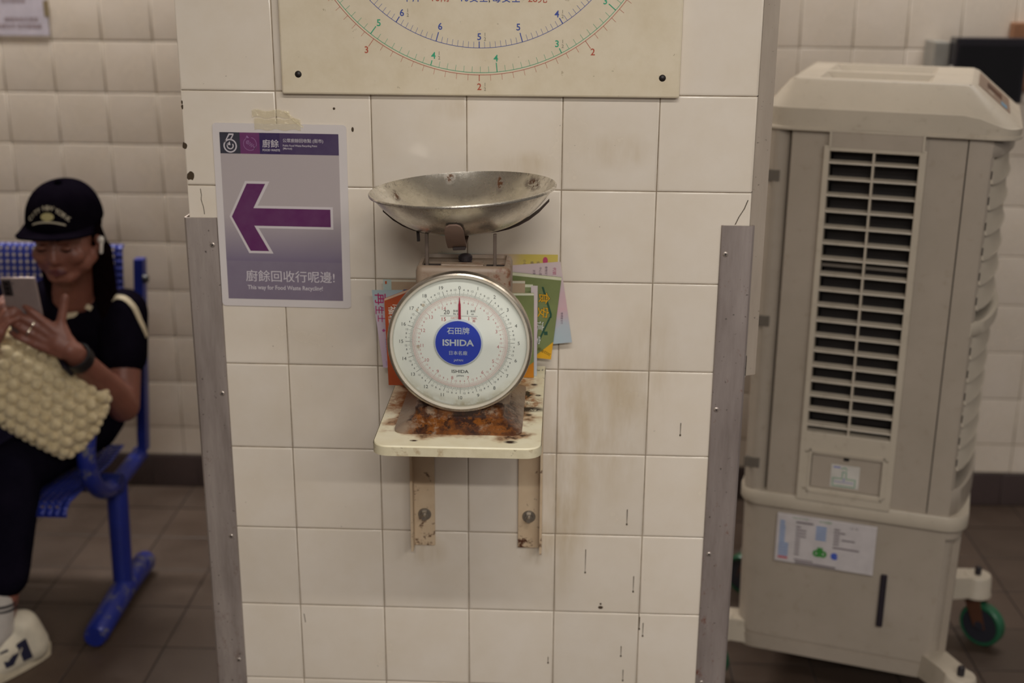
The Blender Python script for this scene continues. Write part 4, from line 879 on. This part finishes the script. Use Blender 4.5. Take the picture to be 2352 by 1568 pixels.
# castor legs
def castor(x, y, ax, rot, show=True):
    px, py = x+ax[0], y+ax[1]
    b = MB(); dx, dy = ax; L = math.hypot(dx, dy); ux, uy = dx/L, dy/L; vx, vy = -uy, ux; rings = []
    for f, w0, z0, z1 in ((-.35, .034, .120, .165), (.15, .034, .122, .178), (.7, .031, .129, .184), (1.0, .030, .131, .183), (1.22, .020, .131, .182)):
        cx, cy = x+dx*f, y+dy*f; rings.append([(cx+vx*w0, cy+vy*w0, z0), (cx+vx*w0*.9, cy+vy*w0*.9, z1), (cx-vx*w0*.9, cy-vy*w0*.9, z1), (cx-vx*w0, cy-vy*w0, z0)])
    b.loft(rings)
    b.lathe([(0, .185), (.031, .185), (.034, .180), (.036, .138), (.038, .135), (.038, .130), (0, .130)], 24, T(px, py, 0)); lg = b.build('leg', M_ACL, ac, smooth=35)
    MB().lathe([(0, .206), (.006, .206), (.008, .202), (.008, .184)], 12, T(px, py, 0)).build('bolt', plain('#241e22', .4), lg, smooth=30)
    M = T(px, py, 0) @ RZ(rot)
    b = MB(); b.lathe([(0, .130), (.028, .130), (.028, .124), (0, .124)], 20, M); b.lathe([(0, .124), (.022, .124), (.024, .120), (.020, .117), (0, .117)], 20, M)
    for sy in (-1, 1): b.loft([[(-.024, sy*.0165-.0014, .124), (.022, sy*.0165-.0014, .124), (.022, sy*.0165+.0014, .124), (-.024, sy*.0165+.0014, .124)], [(.014, sy*.0165-.0014, .050), (.044, sy*.0165-.0014, .050), (.044, sy*.0165+.0014, .050), (.014, sy*.0165+.0014, .050)]], M=M)
    b.build('castor_fork', plain('#5b3a2a', .55, .3), lg)
    Mw = M @ T(.028, 0, .056) @ RX(90)
    b = MB(); b.lathe([(.046, -.015), (.053, -.015), (.056, -.011), (.056, .011), (.053, .015), (.046, .015)], 36, Mw); wl = b.build('castor_wheel', plain('#23573d', .35), lg, smooth=35)
    b = MB(); b.lathe([(0, -.012), (.047, -.012), (.047, .012), (0, .012)], 36, Mw); b.lathe([(0, -.018), (.012, -.018), (.012, .018), (0, .018)], 16, Mw); b.build('wheel_hub', plain('#2b2b33', .4), wl, smooth=35)
castor(.060, .435, (.078, .010), -28); castor(.040, .040, (.068, -.100), -120); castor(S0+.03, .050, (-.062, -.030), 160); castor(S0+.04, .435, (-.060, .040), 160)
# ------------------------------------------------------------------ waiting bench of perforated blue steel
def mk_blue(name, wear):
    t = NT(name); O = t.pos(); n = t.noise(O, 30., 5., .7); c = t.mix(t.ramp(t.noise(O, 8.), .3, .7), lin('#1f2d86'), lin('#182470'))
    if wear: c = t.mix(t.ramp(n, .55, .63, 0, .8), c, lin('#6e6c68'))
    t.base(c, .32, .1); return t.m
M_BLUE = mk_blue('blue_enamel', False); M_BLUEW = mk_blue('worn_blue_enamel', True); M_BLUED = plain('#1b2460', .4)
bench = thing('waiting_bench', 'blue perforated steel waiting bench with worn tube armrest', 'bench', (-1.0, .98, 0))
BO = Vector((-1.0, .98, 0))
def perforated(w_, prof, cell=.0180, hole=.40):
    """sheet of width w_ along x that follows the (y,z) profile, punched with round holes, with a solid border"""
    L = [0.]
    for a, c in zip(prof, prof[1:]): L.append(L[-1]+math.hypot(c[0]-a[0], c[1]-a[1]))
    def at(s):
        s = max(0, min(L[-1], s))
        for k in range(len(L)-1):
            if s <= L[k+1]+1e-9: f = (s-L[k])/(L[k+1]-L[k]); a, c = prof[k], prof[k+1]; return (a[0]+(c[0]-a[0])*f, a[1]+(c[1]-a[1])*f)
    nx, ns = int(w_/cell), int(L[-1]/cell); b = MB(); hx = cell/2; N = 8
    for i in range(nx):
        for j in range(ns):
            cx, cs = (i+.5)*cell+(w_-nx*cell)/2, (j+.5)*cell+(L[-1]-ns*cell)/2
            edge = i == 0 or j == 0 or i == nx-1 or j == ns-1; ox = cell*.0
            out = [(-1, -1), (0, -1), (1, -1), (1, 0), (1, 1), (0, 1), (-1, 1), (-1, 0)]
            P = []
            for q in out: y, z = at(cs+q[1]*hx); P.append((cx+q[0]*hx, y, z))
            if edge: b.add(P, [tuple(range(8))]); continue
            for q in range(8):
                a = math.atan2(out[q][1], out[q][0]); y, z = at(cs+hx*hole*1.5*math.sin(a)); P.append((cx+hx*hole*1.5*math.cos(a)*.8, y, z))
            b.add(P, [(q, (q+1) % 8, 8+(q+1) % 8, 8+q) for q in range(8)])
    return b
seatp = [(-.265, .372), (-.258, .392), (-.235, .404), (-.12, .398), (.05, .388), (.16, .395)]
backp = [(.175, .46), (.205, .56), (.235, .70), (.262, .84), (.272, .905), (.282, .922), (.294, .915)]
def solid(o): m = o.modifiers.new('thick', 'SOLIDIFY'); m.thickness = .0025; m.offset = 0; return o
for k in range(2):
    x0 = -.565-k*.60
    s = perforated(.545, seatp); o = solid(s.build('seat', M_BLUE, bench, (x0, 0, 0), smooth=40)); s = perforated(.545, backp); o = solid(s.build('backrest', M_BLUE, bench, (x0, 0, 0), smooth=40))
b = MB(); b.tube([(-1.25, .0, .352), (.02, .0, .352)], .026, 14); b.build('beam', M_BLUED, bench, smooth=40)
# end frame: foot, leg, back post, armrest loop
b = MB(); b.tube([(.002, -.235, .036), (.002, -.222, .036), (0, -.02, .048), (-.002, .170, .036), (-.002, .185, .036)], [.026, .031, .032, .031, .026], 14); b.build('foot', M_BLUEW, bench, smooth=50)
b = MB(); b.tube([(-.002, .0, .05), (-.008, .035, .34)], [.026, .028], 14); b.build('leg', M_BLUE, bench, smooth=50)
b = MB(); b.loft([[(.000, .19, .36), (.022, .19, .36), (.022, .225, .36), (.000, .225, .36)], [(.006, .225, .66), (.030, .225, .66), (.030, .26, .66), (.006, .26, .66)], [(.008, .262, .885), (.034, .262, .885), (.034, .292, .885), (.008, .292, .885)]]); b.build('back_post', M_BLUE, bench)
arm = [(.0, .205, .350), (-.004, .12, .342), (-.002, .0, .346), (.0, -.085, .368), (.004, -.145, .415), (.006, -.178, .475), (.010, -.180, .535), (.014, -.155, .585), (.020, -.105, .620), (.022, -.03, .640), (.020, .07, .645), (.014, .20, .640), (.012, .235, .640)]
def smooth_path(p, n=5):
    q = [Vector(v) for v in p]; out = []
    for i in range(len(q)-1):
        p0, p1, p2, p3 = q[max(i-1, 0)], q[i], q[i+1], q[min(i+2, len(q)-1)]
        for k in range(n):
            s = k/n; out.append(tuple(.5*((2*p1)+(p2-p0)*s+(2*p0-5*p1+4*p2-p3)*s*s+(3*p1-p0-3*p2+p3)*s**3)))
    out.append(tuple(q[-1])); return out
b = MB(); b.tube(smooth_path(arm), .0225, 14); b.build('armrest', M_BLUEW, bench, smooth=50)
for x in (-.575, -1.175):
    b = MB(); b.tube(smooth_path([(x+p[0], p[1], p[2]) for p in arm]), .0225, 14); b.build('armrest', M_BLUEW, bench, smooth=50)
b = MB(); b.tube([(-1.198, -.205, .040), (-1.2, .205, .040)], .027, 14); b.build('foot', M_BLUEW, bench, smooth=50); b = MB(); b.tube([(-1.2, .0, .05), (-1.2, .035, .34)], .027, 14); b.build('leg', M_BLUE, bench, smooth=50)
b = MB(); b.lathe([(0, .012), (.010, .012), (.012, .004), (.012, 0)], 12, T(.034, .255, .835) @ RY(90)); b.build('bolt', plain('#1a1a20', .4), bench, smooth=30)
# ------------------------------------------------------------------ seated person looking at a phone
PB = Vector((-1.08, .95, 0))
per = thing('person', 'person in black cap and dark short sleeved top looking down at phone', 'person', PB)
def mk_skin():
    t = NT('skin'); O = t.obj(); n = t.noise(O, 12., 4.); n2 = t.noise(O, 120., 3.)
    c = t.mix(t.ramp(n, .3, .7), lin('#7f5043'), lin('#6e4337')); t.base(c, .48, 0., Subsurface_Weight=.08, Subsurface_Radius=(.01, .004, .002)); t.bump(n2, .0006, .2); return t.m
M_SKIN = mk_skin()
def cloth(name, a, b_, sc_=14.):
    t = NT(name); O = t.obj(); n = t.noise(O, sc_, 4.); n2 = t.noise(O, 500., 2.); t.base(t.mix(t.ramp(n, .35, .7), lin(a), lin(b_)), .85, 0., Specular_IOR_Level=.0); t.bump(n2, .0006, .3); return t.m
M_SHIRT = cloth('dark_jersey', '#0d0a12', '#120f18'); M_TROU = cloth('dark_denim', '#0f0d17', '#15121d'); M_CAP = cloth('black_cotton', '#0a070e', '#0e0b12', 30.)
M_HAIR = cloth('black_hair', '#0c0608', '#120a0c', 60.); M_CREAM = plain('#b8ab92', .7)
L_ = lambda *p: Vector(p)-PB
HC = Vector((-1.046, .945, 1.018)); HM = Matrix.Translation(HC-PB) @ RZ(0) @ RX(11)      # head frame: x her left, -y face, z up
def H(*p): return tuple(HM @ Vector(p))
HR = HM.to_3x3()
body = MB()
# head
body.ell(H(0, .012, .030), (.074, .090, .082), HR); body.ell(H(0, -.030, -.020), (.064, .062, .078), HR); body.ell(H(0, -.046, -.064), (.036, .036, .034), HR); body.ell(H(0, -.070, -.079), (.020, .016, .013), HR)
for s in (-1, 1):
    body.cap(H(s*.048, -.012, -.046), H(s*.016, -.066, -.077), .026, .019); body.ell(H(s*.038, -.064, -.022), (.026, .022, .024), HR); body.ell(H(s*.042, -.035, -.052), (.026, .030, .026), HR); body.ell(H(s*.030, -.080, .024), (.026, .012, .009), HR)
    body.ell(H(s*.074, .012, -.012), (.009, .018, .030), HR)
body.cap(H(0, -.082, .014), H(0, -.095, -.024), .008, .0125); body.ell(H(0, -.089, -.029), (.0165, .011, .009), HR)
body.ell(H(0, -.082, -.054), (.024, .012, .012), HR)
# neck, torso core
NB = L_(-1.075, 1.025, .840)
body.cap(H(0, .030, -.055), NB, .050, .056); 
SHL, SHR = L_(-.958, 1.045, .798), L_(-1.265, 1.060, .803)
ELL, ELR = L_(-.938, .930, .585), L_(-1.315, .900, .580)
WRL, WRR = L_(-.978, .735, .795), L_(-1.172, .715, .790)
body.cap(SHL, SHR, .055, .055, flat=.9); body.cap(L_(-1.11, 1.085, .74), L_(-1.125, 1.085, .53), .108, .108, flat=.85, fdir=(0, 1, 0))
for sh_, el, wr in ((SHL, ELL, WRL), (SHR, ELR, WRR)):
    body.cap(sh_, el, .047, .040); body.cap(el, el+(wr-el)*.35, .040, .041); body.cap(el+(wr-el)*.35, wr, .041, .026, flat=.92)
# legs
HPL, HPR = L_(-1.09, 1.07, .492), L_(-1.215, 1.07, .492)
KNL, KNR = L_(-1.150, .735, .485), L_(-1.330, .72, .485)
ANL, ANR = L_(-1.185, .640, .120), L_(-1.36, .60, .110)
for hp, kn, an in ((HPL, KNL, ANL), (HPR, KNR, ANR)):
    body.cap(hp, kn, .078, .055); body.cap(kn, kn+(an-kn)*.35, .054, .052); body.cap(kn+(an-kn)*.35, an, .052, .034)
    body.cap(an, an+Vector((-.015, -.03, -.055)), .032, .026)
# hands: d along the fingers, n out of the back of the hand, u towards the thumb
def hand(mb, wr, d, n, lens, bends, spread, thumb):
    d = Vector(d).normalized(); n = Vector(n); n = (n-d*n.dot(d)).normalized(); u = thumb_side = d.cross(n) if thumb > 0 else n.cross(d)
    wr = Vector(wr); tips = []
    mb.cap(wr-d*.01, wr+d*.03, .025, .027, flat=.75, fdir=n)
    for k in range(4):
        off = (1.5-k)*.0185; kn = wr + d*(.082-.004*abs(k-1.2)) + u*off
        mb.cap(wr+d*.012+u*off*.55, kn, .0155, .0115)
        p = kn; dd = (d+u*spread*(1.5-k)).normalized(); r = .0098-.0008*(k == 3)
        for q in range(3):
            ang = bends[q]*(1+.08*k); Mq = Matrix.Rotation(ang, 3, u); d2 = Mq @ dd
            if (Mq @ dd).dot(n) > dd.dot(n): d2 = Matrix.Rotation(-ang, 3, u) @ dd
            dd = d2; e = p + dd*lens[q]*(1.0, 1.08, 1.0, .80)[k]; mb.cap(p, e, r, r*.92); p = e; r *= .92
        tips.append((p, dd))
    b0 = wr+d*.022+u*.018; b1 = wr+d*.050+u*.042-n*.006; td = (d*.35+u*.95-n*.05).normalized(); b2 = b1+td*.034; b3 = b2+(td+d*.05).normalized()*.028
    mb.cap(b0, b1, .0165, .0125); mb.cap(b1, b2, .0118, .0104); mb.cap(b2, b3, .0104, .0088); return tips, (b3, td)
tipsL, thL = hand(body, WRL, (-.80, -.16, .56), (.22, -.95, .10), (.040, .027, .021), (.05, .42, .40), .10, 1)
tipsR, thR = hand(body, WRR, (.42, -.02, .90), (-.55, -.80, .1), (.038, .025, .019), (.25, .6, .5), .05, -1)
remesh(body, 'body', M_SKIN, per, .0042, 3)
# face details
for s in (-1, 1):
    b = MB(); b.ell(H(s*.030, -.0845, .004), (.0135, .0060, .0058), HR, 14, 8); b.build('eyelid', plain('#7d4f40', .5), per, smooth=60)
    b = MB(); b.tube([H(s*(.030-.0135), -.088, .0005), H(s*.030, -.0910, -.0022), H(s*(.030+.0135), -.0855, .0000)], [.0010, .0018, .0010], 8); b.build('eyelashes', M_HAIR, per)
    b = MB(); b.tube([H(s*.014, -.0925, .0255), H(s*.030, -.0925, .0305), H(s*.047, -.0820, .0265)], [.0022, .0030, .0012], 8); b.build('eyebrow', M_HAIR, per)
b = MB(); b.tube([H(-.0235, -.0885, -.0560), H(-.008, -.0950, -.0510), H(0, -.0945, -.0518), H(.008, -.0950, -.0510), H(.0235, -.0885, -.0560)], [.0010, .0042, .0040, .0042, .0010], 10); b.tube([H(-.0215, -.0885, -.0575), H(0, -.0950, -.0620), H(.0215, -.0885, -.0575)], [.0010, .0052, .0010], 10); b.build('lips', plain('#5d2f31', .4), per, smooth=60)
# hair: close cap of hair, strands falling behind the ears, tail down the back
hb = MB(); hb.ell(H(0, .022, .034), (.081, .088, .082), HR)
for s in (-1, 1):
    hb.cap(H(s*.070, .010, .020), H(s*.070, .030, -.060), .016, .020); hb.cap(H(s*.068, .030, -.05), L_(-1.052+s*.060, 1.02, .86), .026, .030); hb.cap(L_(-1.052+s*.060, 1.02, .86), L_(-1.052+s*.066, 1.00, .77), .030, .016)
hb.cap(H(0, .09, .0), L_(-1.05, 1.10, .80), .045, .035); remesh(hb, 'hair', M_HAIR, per, .006, 3)
# cap
cb = MB(); prof = []
rings = []
for k in range(14):
    a = pi/2*k/13; r = max(0.02, math.cos(a))**.75; z = math.sin(a)
    rings.append([((.0895*r)*math.cos(2*pi*q/40), .008+(.1035*r)*math.sin(2*pi*q/40), .038+.094*z-(.006*(1-k/13))*math.sin(2*pi*q/40)*-1) for q in range(40)])
cb.loft(rings, cap=False, M=HM); cb.ell(H(0, .008, .1360), (.0090, .0090, .0065), HR, 12, 6); capo = cb.build('cap', M_CAP, per, smooth=50); m = capo.modifiers.new('thick', 'SOLIDIFY'); m.thickness = .003
bb = MB(); rows = []
for j in range(7):
    f = j/6; row = []
    for k in range(21):
        a = -1.25+2.5*k/20; ex, ey = math.sin(a), -math.cos(a)
        r0x, r0y = .0885, .1010; ln_ = .060*max(0., math.cos(a*1.15))**.5 if abs(a*1.15) < pi/2 else 0
        x = ex*(r0x+ln_*f*.35); y = .008+ey*(r0y)-ln_*f; z = .044+.008*f*max(0, math.cos(a))-.020*(abs(a)/1.25)**2*f-.004*(abs(a)/1.25)**2
        row.append(tuple(HM @ Vector((x, y, z+.004))))
    rows.append(row)
n_ = 21; vs = [p for r in rows for p in r]; fs = [(j*n_+k, j*n_+k+1, (j+1)*n_+k+1, (j+1)*n_+k) for j in range(6) for k in range(20)]
bb.add(vs, fs); bo = bb.build('cap_brim', M_CAP, capo, smooth=60); m = bo.modifiers.new('thick', 'SOLIDIFY'); m.thickness = .004
def on_cap(u_, z_):      # point on the crown's front: u_ angle from straight ahead, z_ height in head frame
    q = max(0., min(.999, (z_-.038)/.094)); r = math.cos(math.asin(q))**.75; a = u_
    return Vector((.0920*r*math.sin(a), .008-.1060*r*math.cos(a), z_))
lt = MB()
for k, ch in enumerate('CITY NEW YORK'):
    if ch == ' ': continue
    f = (k-6)/6; a = f*.52; zc = .0985-.026*f*f; p = on_cap(a, zc); tl = -f*.75
    Mq = HM @ Matrix.Translation(p) @ Matrix.Rotation(a, 4, 'Z') @ RX(-28) @ RX(90) @ Matrix.Rotation(tl, 4, 'Z'); lt.text(ch, Mq, .0150, .025)
for k in range(16):
    a0, a1 = -.46+.92*k/16, -.46+.92*(k+1)/16; p = []
    for a, z in ((a0, .0715-.010*(a0/.46)**2), (a1, .0715-.010*(a1/.46)**2), (a1, .0755-.010*(a1/.46)**2), (a0, .0755-.010*(a0/.46)**2)): p.append(tuple(HM @ on_cap(a, z)))
    lt.add(p, [(0, 1, 2, 3)])
lt.build('lettering', plain('#a89f8c', .7), capo)
b = MB(); ring_ = [tuple(HM @ on_cap(.19*math.cos(2*pi*k/20), .0845+.0085*math.sin(2*pi*k/20))) for k in range(20)]; b.add(ring_, [tuple(range(20))]); b.build('badge', plain('#a39a6c', .6), capo)
b = MB(); b.cap(H(.0815, .002, -.010), H(.0815, .004, -.016), .0085, .0075); b.cap(H(.0835, .000, -.016), H(.0815, -.008, -.040), .0042, .0040); b.build('earbud', plain('#d4cfc8', .3), per, smooth=60)
# clothes
sb_ = MB(); sb_.cap(L_(-.985, 1.055, .798), L_(-1.24, 1.065, .800), .066, .066, flat=.85); sb_.cap(L_(-1.105, 1.075, .765), L_(-1.125, 1.085, .60), .130, .120, flat=.82, fdir=(0, 1, 0)); sb_.cap(L_(-1.125, 1.085, .62), L_(-1.14, 1.085, .525), .118, .124, flat=.84, fdir=(0, 1, 0))
sb_.cap(L_(-1.082, 1.035, .842), L_(-1.09, 1.055, .80), .060, .085)
for sh_, el in ((SHL, ELL), (SHR, ELR)): sb_.cap(sh_, sh_+(el-sh_)*.46, .061, .060)
remesh(sb_, 'top', M_SHIRT, per, .006, 4)
tb_ = MB(); tb_.cap(L_(-1.09, 1.08, .495), L_(-1.20, 1.08, .495), .094, .094, flat=.85)
for hp, kn, an in ((HPL, KNL, ANL), (HPR, KNR, ANR)):
    tb_.cap(hp, kn, .090, .070); tb_.cap(kn, kn+(an-kn)*.66, .069, .060)
remesh(tb_, 'trousers', M_TROU, per, .007, 4)
def ribbon(name, pts, w0, mat, nrm=(0, -1, 0)):
    b = MB(); n = Vector(nrm); rg = []
    P = [Vector(p) for p in smooth_path(pts, 4)]
    for i, p in enumerate(P):
        t_ = (P[min(i+1, len(P)-1)]-P[max(i-1, 0)]).normalized(); s = t_.cross(n).normalized()*w0/2; m_ = s.cross(t_).normalized()*.0015; rg.append([tuple(p+s+m_), tuple(p-s+m_), tuple(p-s-m_), tuple(p+s-m_)])
    b.loft(rg); return b.build(name, mat, per, smooth=50)
from mathutils.bvhtree import BVHTree
def snapper(o):
    bv = BVHTree.FromPolygons([v.co.copy() for v in o.data.vertices], [tuple(p.vertices) for p in o.data.polygons])
    def f(p, h=.0022):
        q, nr, i, d_ = bv.find_nearest(Vector(p)); return tuple(q+nr*h)
    return f
top = [c for c in per.children if c.name.startswith('top')][0]; sn = snapper(top)
def snap_ribbon(name, pts, w0, mat):
    P = [Vector(sn(p)) for p in smooth_path(pts, 6)]; rg = []
    for i, p in enumerate(P):
        t_ = (P[min(i+1, len(P)-1)]-P[max(i-1, 0)]).normalized(); n0 = (p-Vector(sn(p, 0.))).normalized(); s = t_.cross(n0).normalized()*w0/2
        rg.append([sn(p+s, .003), sn(p-s, .003), sn(p-s, .0005), sn(p+s, .0005)])
    b = MB(); b.loft(rg); return b.build(name, mat, per, smooth=50)
snap_ribbon('cream_stripe', [L_(-1.090, .960, .802), L_(-1.060, .960, .814), L_(-1.022, .962, .832)], .013, M_CREAM)
snap_ribbon('cream_stripe', [L_(-1.005, .97, .842), L_(-.975, .99, .862), L_(-.945, 1.00, .860), L_(-.915, 1.00, .835), L_(-.895, 1.0, .79), L_(-.885, 1.01, .745)], .014, M_CREAM)
# watch on the near wrist
wd = (WRL-ELL).normalized(); wp = ELL+(WRL-ELL)*.87
def ring_on(p, ax, r, hw, th, fl=.95):
    ax = Vector(ax).normalized(); q = ax.orthogonal().normalized(); w_ = ax.cross(q); rg = []
    for k in range(29):
        a = 2*pi*k/28; d_ = q*math.cos(a)+w_*math.sin(a); rg.append([tuple(p+d_*r-ax*hw), tuple(p+d_*(r+th)-ax*hw*.9), tuple(p+d_*(r+th)+ax*hw*.9), tuple(p+d_*r+ax*hw)])
    b = MB(); b.loft(rg, cap=False); return b
wt_ = ring_on(wp, wd, .0305, .0150, .0045).build('watch', plain('#0d0a10', .4), per, smooth=50)
fn_ = Vector((-.55, -.75, .35)); fn_ = (fn_-wd*fn_.dot(wd)).normalized(); sx_ = wd.cross(fn_); MW = Matrix(((sx_.x, wd.x, fn_.x, (wp+fn_*.034).x), (sx_.y, wd.y, fn_.y, (wp+fn_*.034).y), (sx_.z, wd.z, fn_.z, (wp+fn_*.034).z), (0, 0, 0, 1)))
MB().box((-.021, -.023, -.006), (.021, .023, .006), .005, M=MW).build('watch_face', plain('#17141f', .1), wt_)
dL = Vector((-.80, -.16, .56)).normalized(); nL = Vector((.22, -.95, .10)); nL = (nL-dL*nL.dot(dL)).normalized(); uL = dL.cross(nL)
for k in (1, 2):
    kp = WRL+dL*.100+uL*(1.5-k)*.0195; ring_on(kp, dL, .0105, .0014, .0012).build('finger_ring', plain('#c9bfae', .2, .9), per, smooth=50)
# sock and shoe on the near foot
sk_ = MB(); an = ANL; sk_.cap(an+Vector((.004, .012, .075)), an+Vector((-.004, -.008, .0)), .040, .041); sk_.cap(an, an+Vector((-.03, -.06, -.035)), .041, .038); so_ = remesh(sk_, 'sock', plain('#aba49e', .8), per, .006, 2)
b = MB()
for dz in (.052, .064):
    c = an+Vector((.003, .008, dz)); b2 = ring_on(c, (.04, .1, 1.), .0385, .0028, .0030); b.add(b2.v, b2.f)
b.build('stripe', plain('#14101a', .8), so_)
FD = Vector((-.62, -.78, 0)).normalized(); FS = Vector((-FD.y, FD.x, 0))       # shoe points along FD
MS = Matrix(((FS.x, FD.x, 0, ANL.x+.048), (FS.y, FD.y, 0, ANL.y+.040), (0, 0, 1, 0), (0, 0, 0, 1)))     # shoe frame: x side, y forward, z up
def shoe_outline(w0, grow=0.):
    pts = []
    for k in range(28):
        a = 2*pi*k/28; y = .095+(.150+grow)*math.sin(a); wv = (.040+.010*math.sin(a-.3))*w0+grow; x = wv*math.cos(a)*(1 if abs(math.sin(a)) < .98 else 1); pts.append((x, y))
    return pts
s = MB(); s.loft([[(x, y, .002+.010*max(0, y-.2)*4) for x, y in shoe_outline(1.)], [(x, y, .030) for x, y in shoe_outline(1.06, .003)], [(x, y, .038) for x, y in shoe_outline(1., .0)]], M=MS); s.build('shoe_sole', plain('#c9bda6', .6), per, smooth=40)
s = MB(); s.ell((0, .095, .040), (.044, .142, .045)); s.cap((0, -.005, .050), (0, .010, .105), .046, .042); s.cap((0, .05, .07), (0, .15, .045), .044, .036); s2 = MB(); s2.add(s.v, s.f, MS); sh0 = remesh(s2, 'shoe', plain('#c4bba9', .6), per, .006, 3)
sn2 = snapper(sh0)
def shoe_patch(name, poly_, mat, side=1):
    b = MB(); P = [sn2(tuple(MS @ Vector((side*.05, y, z))), .002) for y, z in poly_]; b.add(P, [tuple(range(len(P)))]); return b.build(name, mat, sh0)
NV = plain('#191a33', .6)
for q in ([(.015, .035), (.035, .035), (.047, .095), (.027, .095)], [(.027, .095), (.047, .095), (.080, .040), (.062, .040)], [(.062, .040), (.082, .040), (.094, .090), (.074, .090)]): shoe_patch('side_mark', q, NV)
b = MB(); qc = an+Vector((.012, -.034, .030))
for s_, dx in (('N', -.004), ('Y', .004)): b.text(s_, Matrix.Translation(Vector((-.004+dx, 0, 0))+an+Vector((.006, -.0455, .008))) @ RZ(12) @ RX(90), .034, .01)
b.build('emblem', plain('#14101a', .8), so_)
# second shoe, outside the picture
MS2 = Matrix.Translation((ANR-ANL)) @ MS; MS2[2][3] = 0
s = MB(); s.loft([[(x, y, .002) for x, y in shoe_outline(1.)], [(x, y, .030) for x, y in shoe_outline(1.06, .003)], [(x, y, .038) for x, y in shoe_outline(1.)]], M=MS2); s.build('shoe_sole', plain('#c9bda6', .6), per, smooth=40)
s = MB(); s.ell((0, .095, .040), (.044, .142, .045)); s.cap((0, -.005, .050), (0, .010, .105), .046, .042); s.cap((0, .05, .07), (0, .15, .045), .044, .036); s2 = MB(); s2.add(s.v, s.f, MS2); remesh(s2, 'shoe', plain('#c4bba9', .6), per, .006, 3)
# ------------------------------------------------------------------ phone and crocheted bag
ph = thing('smartphone', 'silver smartphone held up in both hands', 'phone', (-1.076, .752, .815)); ph.rotation_euler = (math.radians(14), 0, math.radians(4))
MB().box((-.040, -.004, 0), (.040, .004, .163), .0035, seg=3).build('case', plain('#8f807e', .25, .3), ph, smooth=40)
MB().box((-.0375, .0036, .004), (.0375, .0046, .159), .0004).build('screen', plain('#0b0a0e', .1), ph)
cm_ = MB().box((-.036, -.0060, .118), (-.016, -.0035, .158), .002).build('camera_block', plain('#2a2427', .25), ph)
for z in (.150, .138, .126): MB().lathe([(0, .0008), (.0040, .0008), (.0046, 0)], 16, T(-.026, -.0060, z) @ RX(90)).build('lens', plain('#0a080c', .1), cm_)
MB().lathe([(0, .0004), (.0022, .0004), (.0022, 0)], 10, T(-.012, -.0041, .150) @ RX(90)).build('flash', plain('#3a3032', .3), cm_)
bag = thing('crochet_bag', 'cream crocheted bobble handbag lying on the lap', 'handbag', (-1.11, .79, .56))
BM = T(0, 0, .115) @ RY(34) @ RX(-18)
BA, BB_, BT = .175, .100, .050
def super_p(x, z): return max(0., 1-abs(x/BA)**3.2-abs(z/BB_)**3.2)
s = MB(); vs = []; nx_, nz_ = 28, 18; front, backv = [], []
for j in range(nz_+1):
    for i in range(nx_+1):
        fx, fz = -1+2*i/nx_, -1+2*j/nz_; x = BA*fx*(1-.10*fz*fz); z = BB_*fz*(1-.12*fx*fx); th = BT*(max(0., (1-fx**4)*(1-fz**4)))**.5
        front.append((x, -th, z)); backv.append((x, th, z))
def idx(i, j): return j*(nx_+1)+i
ff = [(idx(i, j), idx(i+1, j), idx(i+1, j+1), idx(i, j+1)) for j in range(nz_) for i in range(nx_)]
s.add(front, ff, BM); s.add(backv, [f[::-1] for f in ff], BM); M_YARN = None
t = NT('cream_yarn'); O = t.obj(); n = t.noise(O, 60., 4., .7); t.base(t.mix(t.ramp(n, .35, .7), lin('#d6c6a2'), lin('#b9a67f')), .9, 0., Sheen_Weight=.3); t.bump(t.noise(O, 260., 3., .7), .003, .8); M_YARN = t.m
s.build('pouch', M_YARN, bag, smooth=60)
s = MB(); rb_ = random.Random(3)
for j in range(7):
    for i in range(12):
        fx, fz = (-1+2*(i+.5+(.5 if j % 2 else 0))/12), (-1+2*(j+.5)/7)
        if fx > 1: continue
        x = BA*fx*(1-.10*fz*fz); z = BB_*fz*(1-.12*fx*fx); th = BT*(max(0., (1-fx**4)*(1-fz**4)))**.5; r = rb_.uniform(.0125, .0165)
        s.ell(tuple(BM @ Vector((x, -th*.97, z))), (r*1.05, r*.8, r), seg=10, rings=7)
for j in range(9):
    fz = -1+2*(j+.5)/9
    for sx in (-1, 1): x = sx*BA*(1-.10*fz*fz); s.ell(tuple(BM @ Vector((x, 0, BB_*fz*.88))), (.013, .014, .012), seg=10, rings=7)
for i in range(17):
    fx = -1+2*(i+.5)/17
    for sz in (-1, 1): s.ell(tuple(BM @ Vector((BA*fx*.9, 0, sz*BB_*(1-.12*fx*fx)))), (.012, .014, .012), seg=10, rings=7)
s.build('bobbles', M_YARN, bag, smooth=60, kind='stuff')
b = MB(); b.tube(smooth_path([tuple(BM @ Vector(p)) for p in ((-.06, -.015, .095), (-.045, -.02, .125), (-.015, -.02, .130), (.0, -.015, .095))]), .014, 12); b.build('handle', M_YARN, bag, smooth=60)
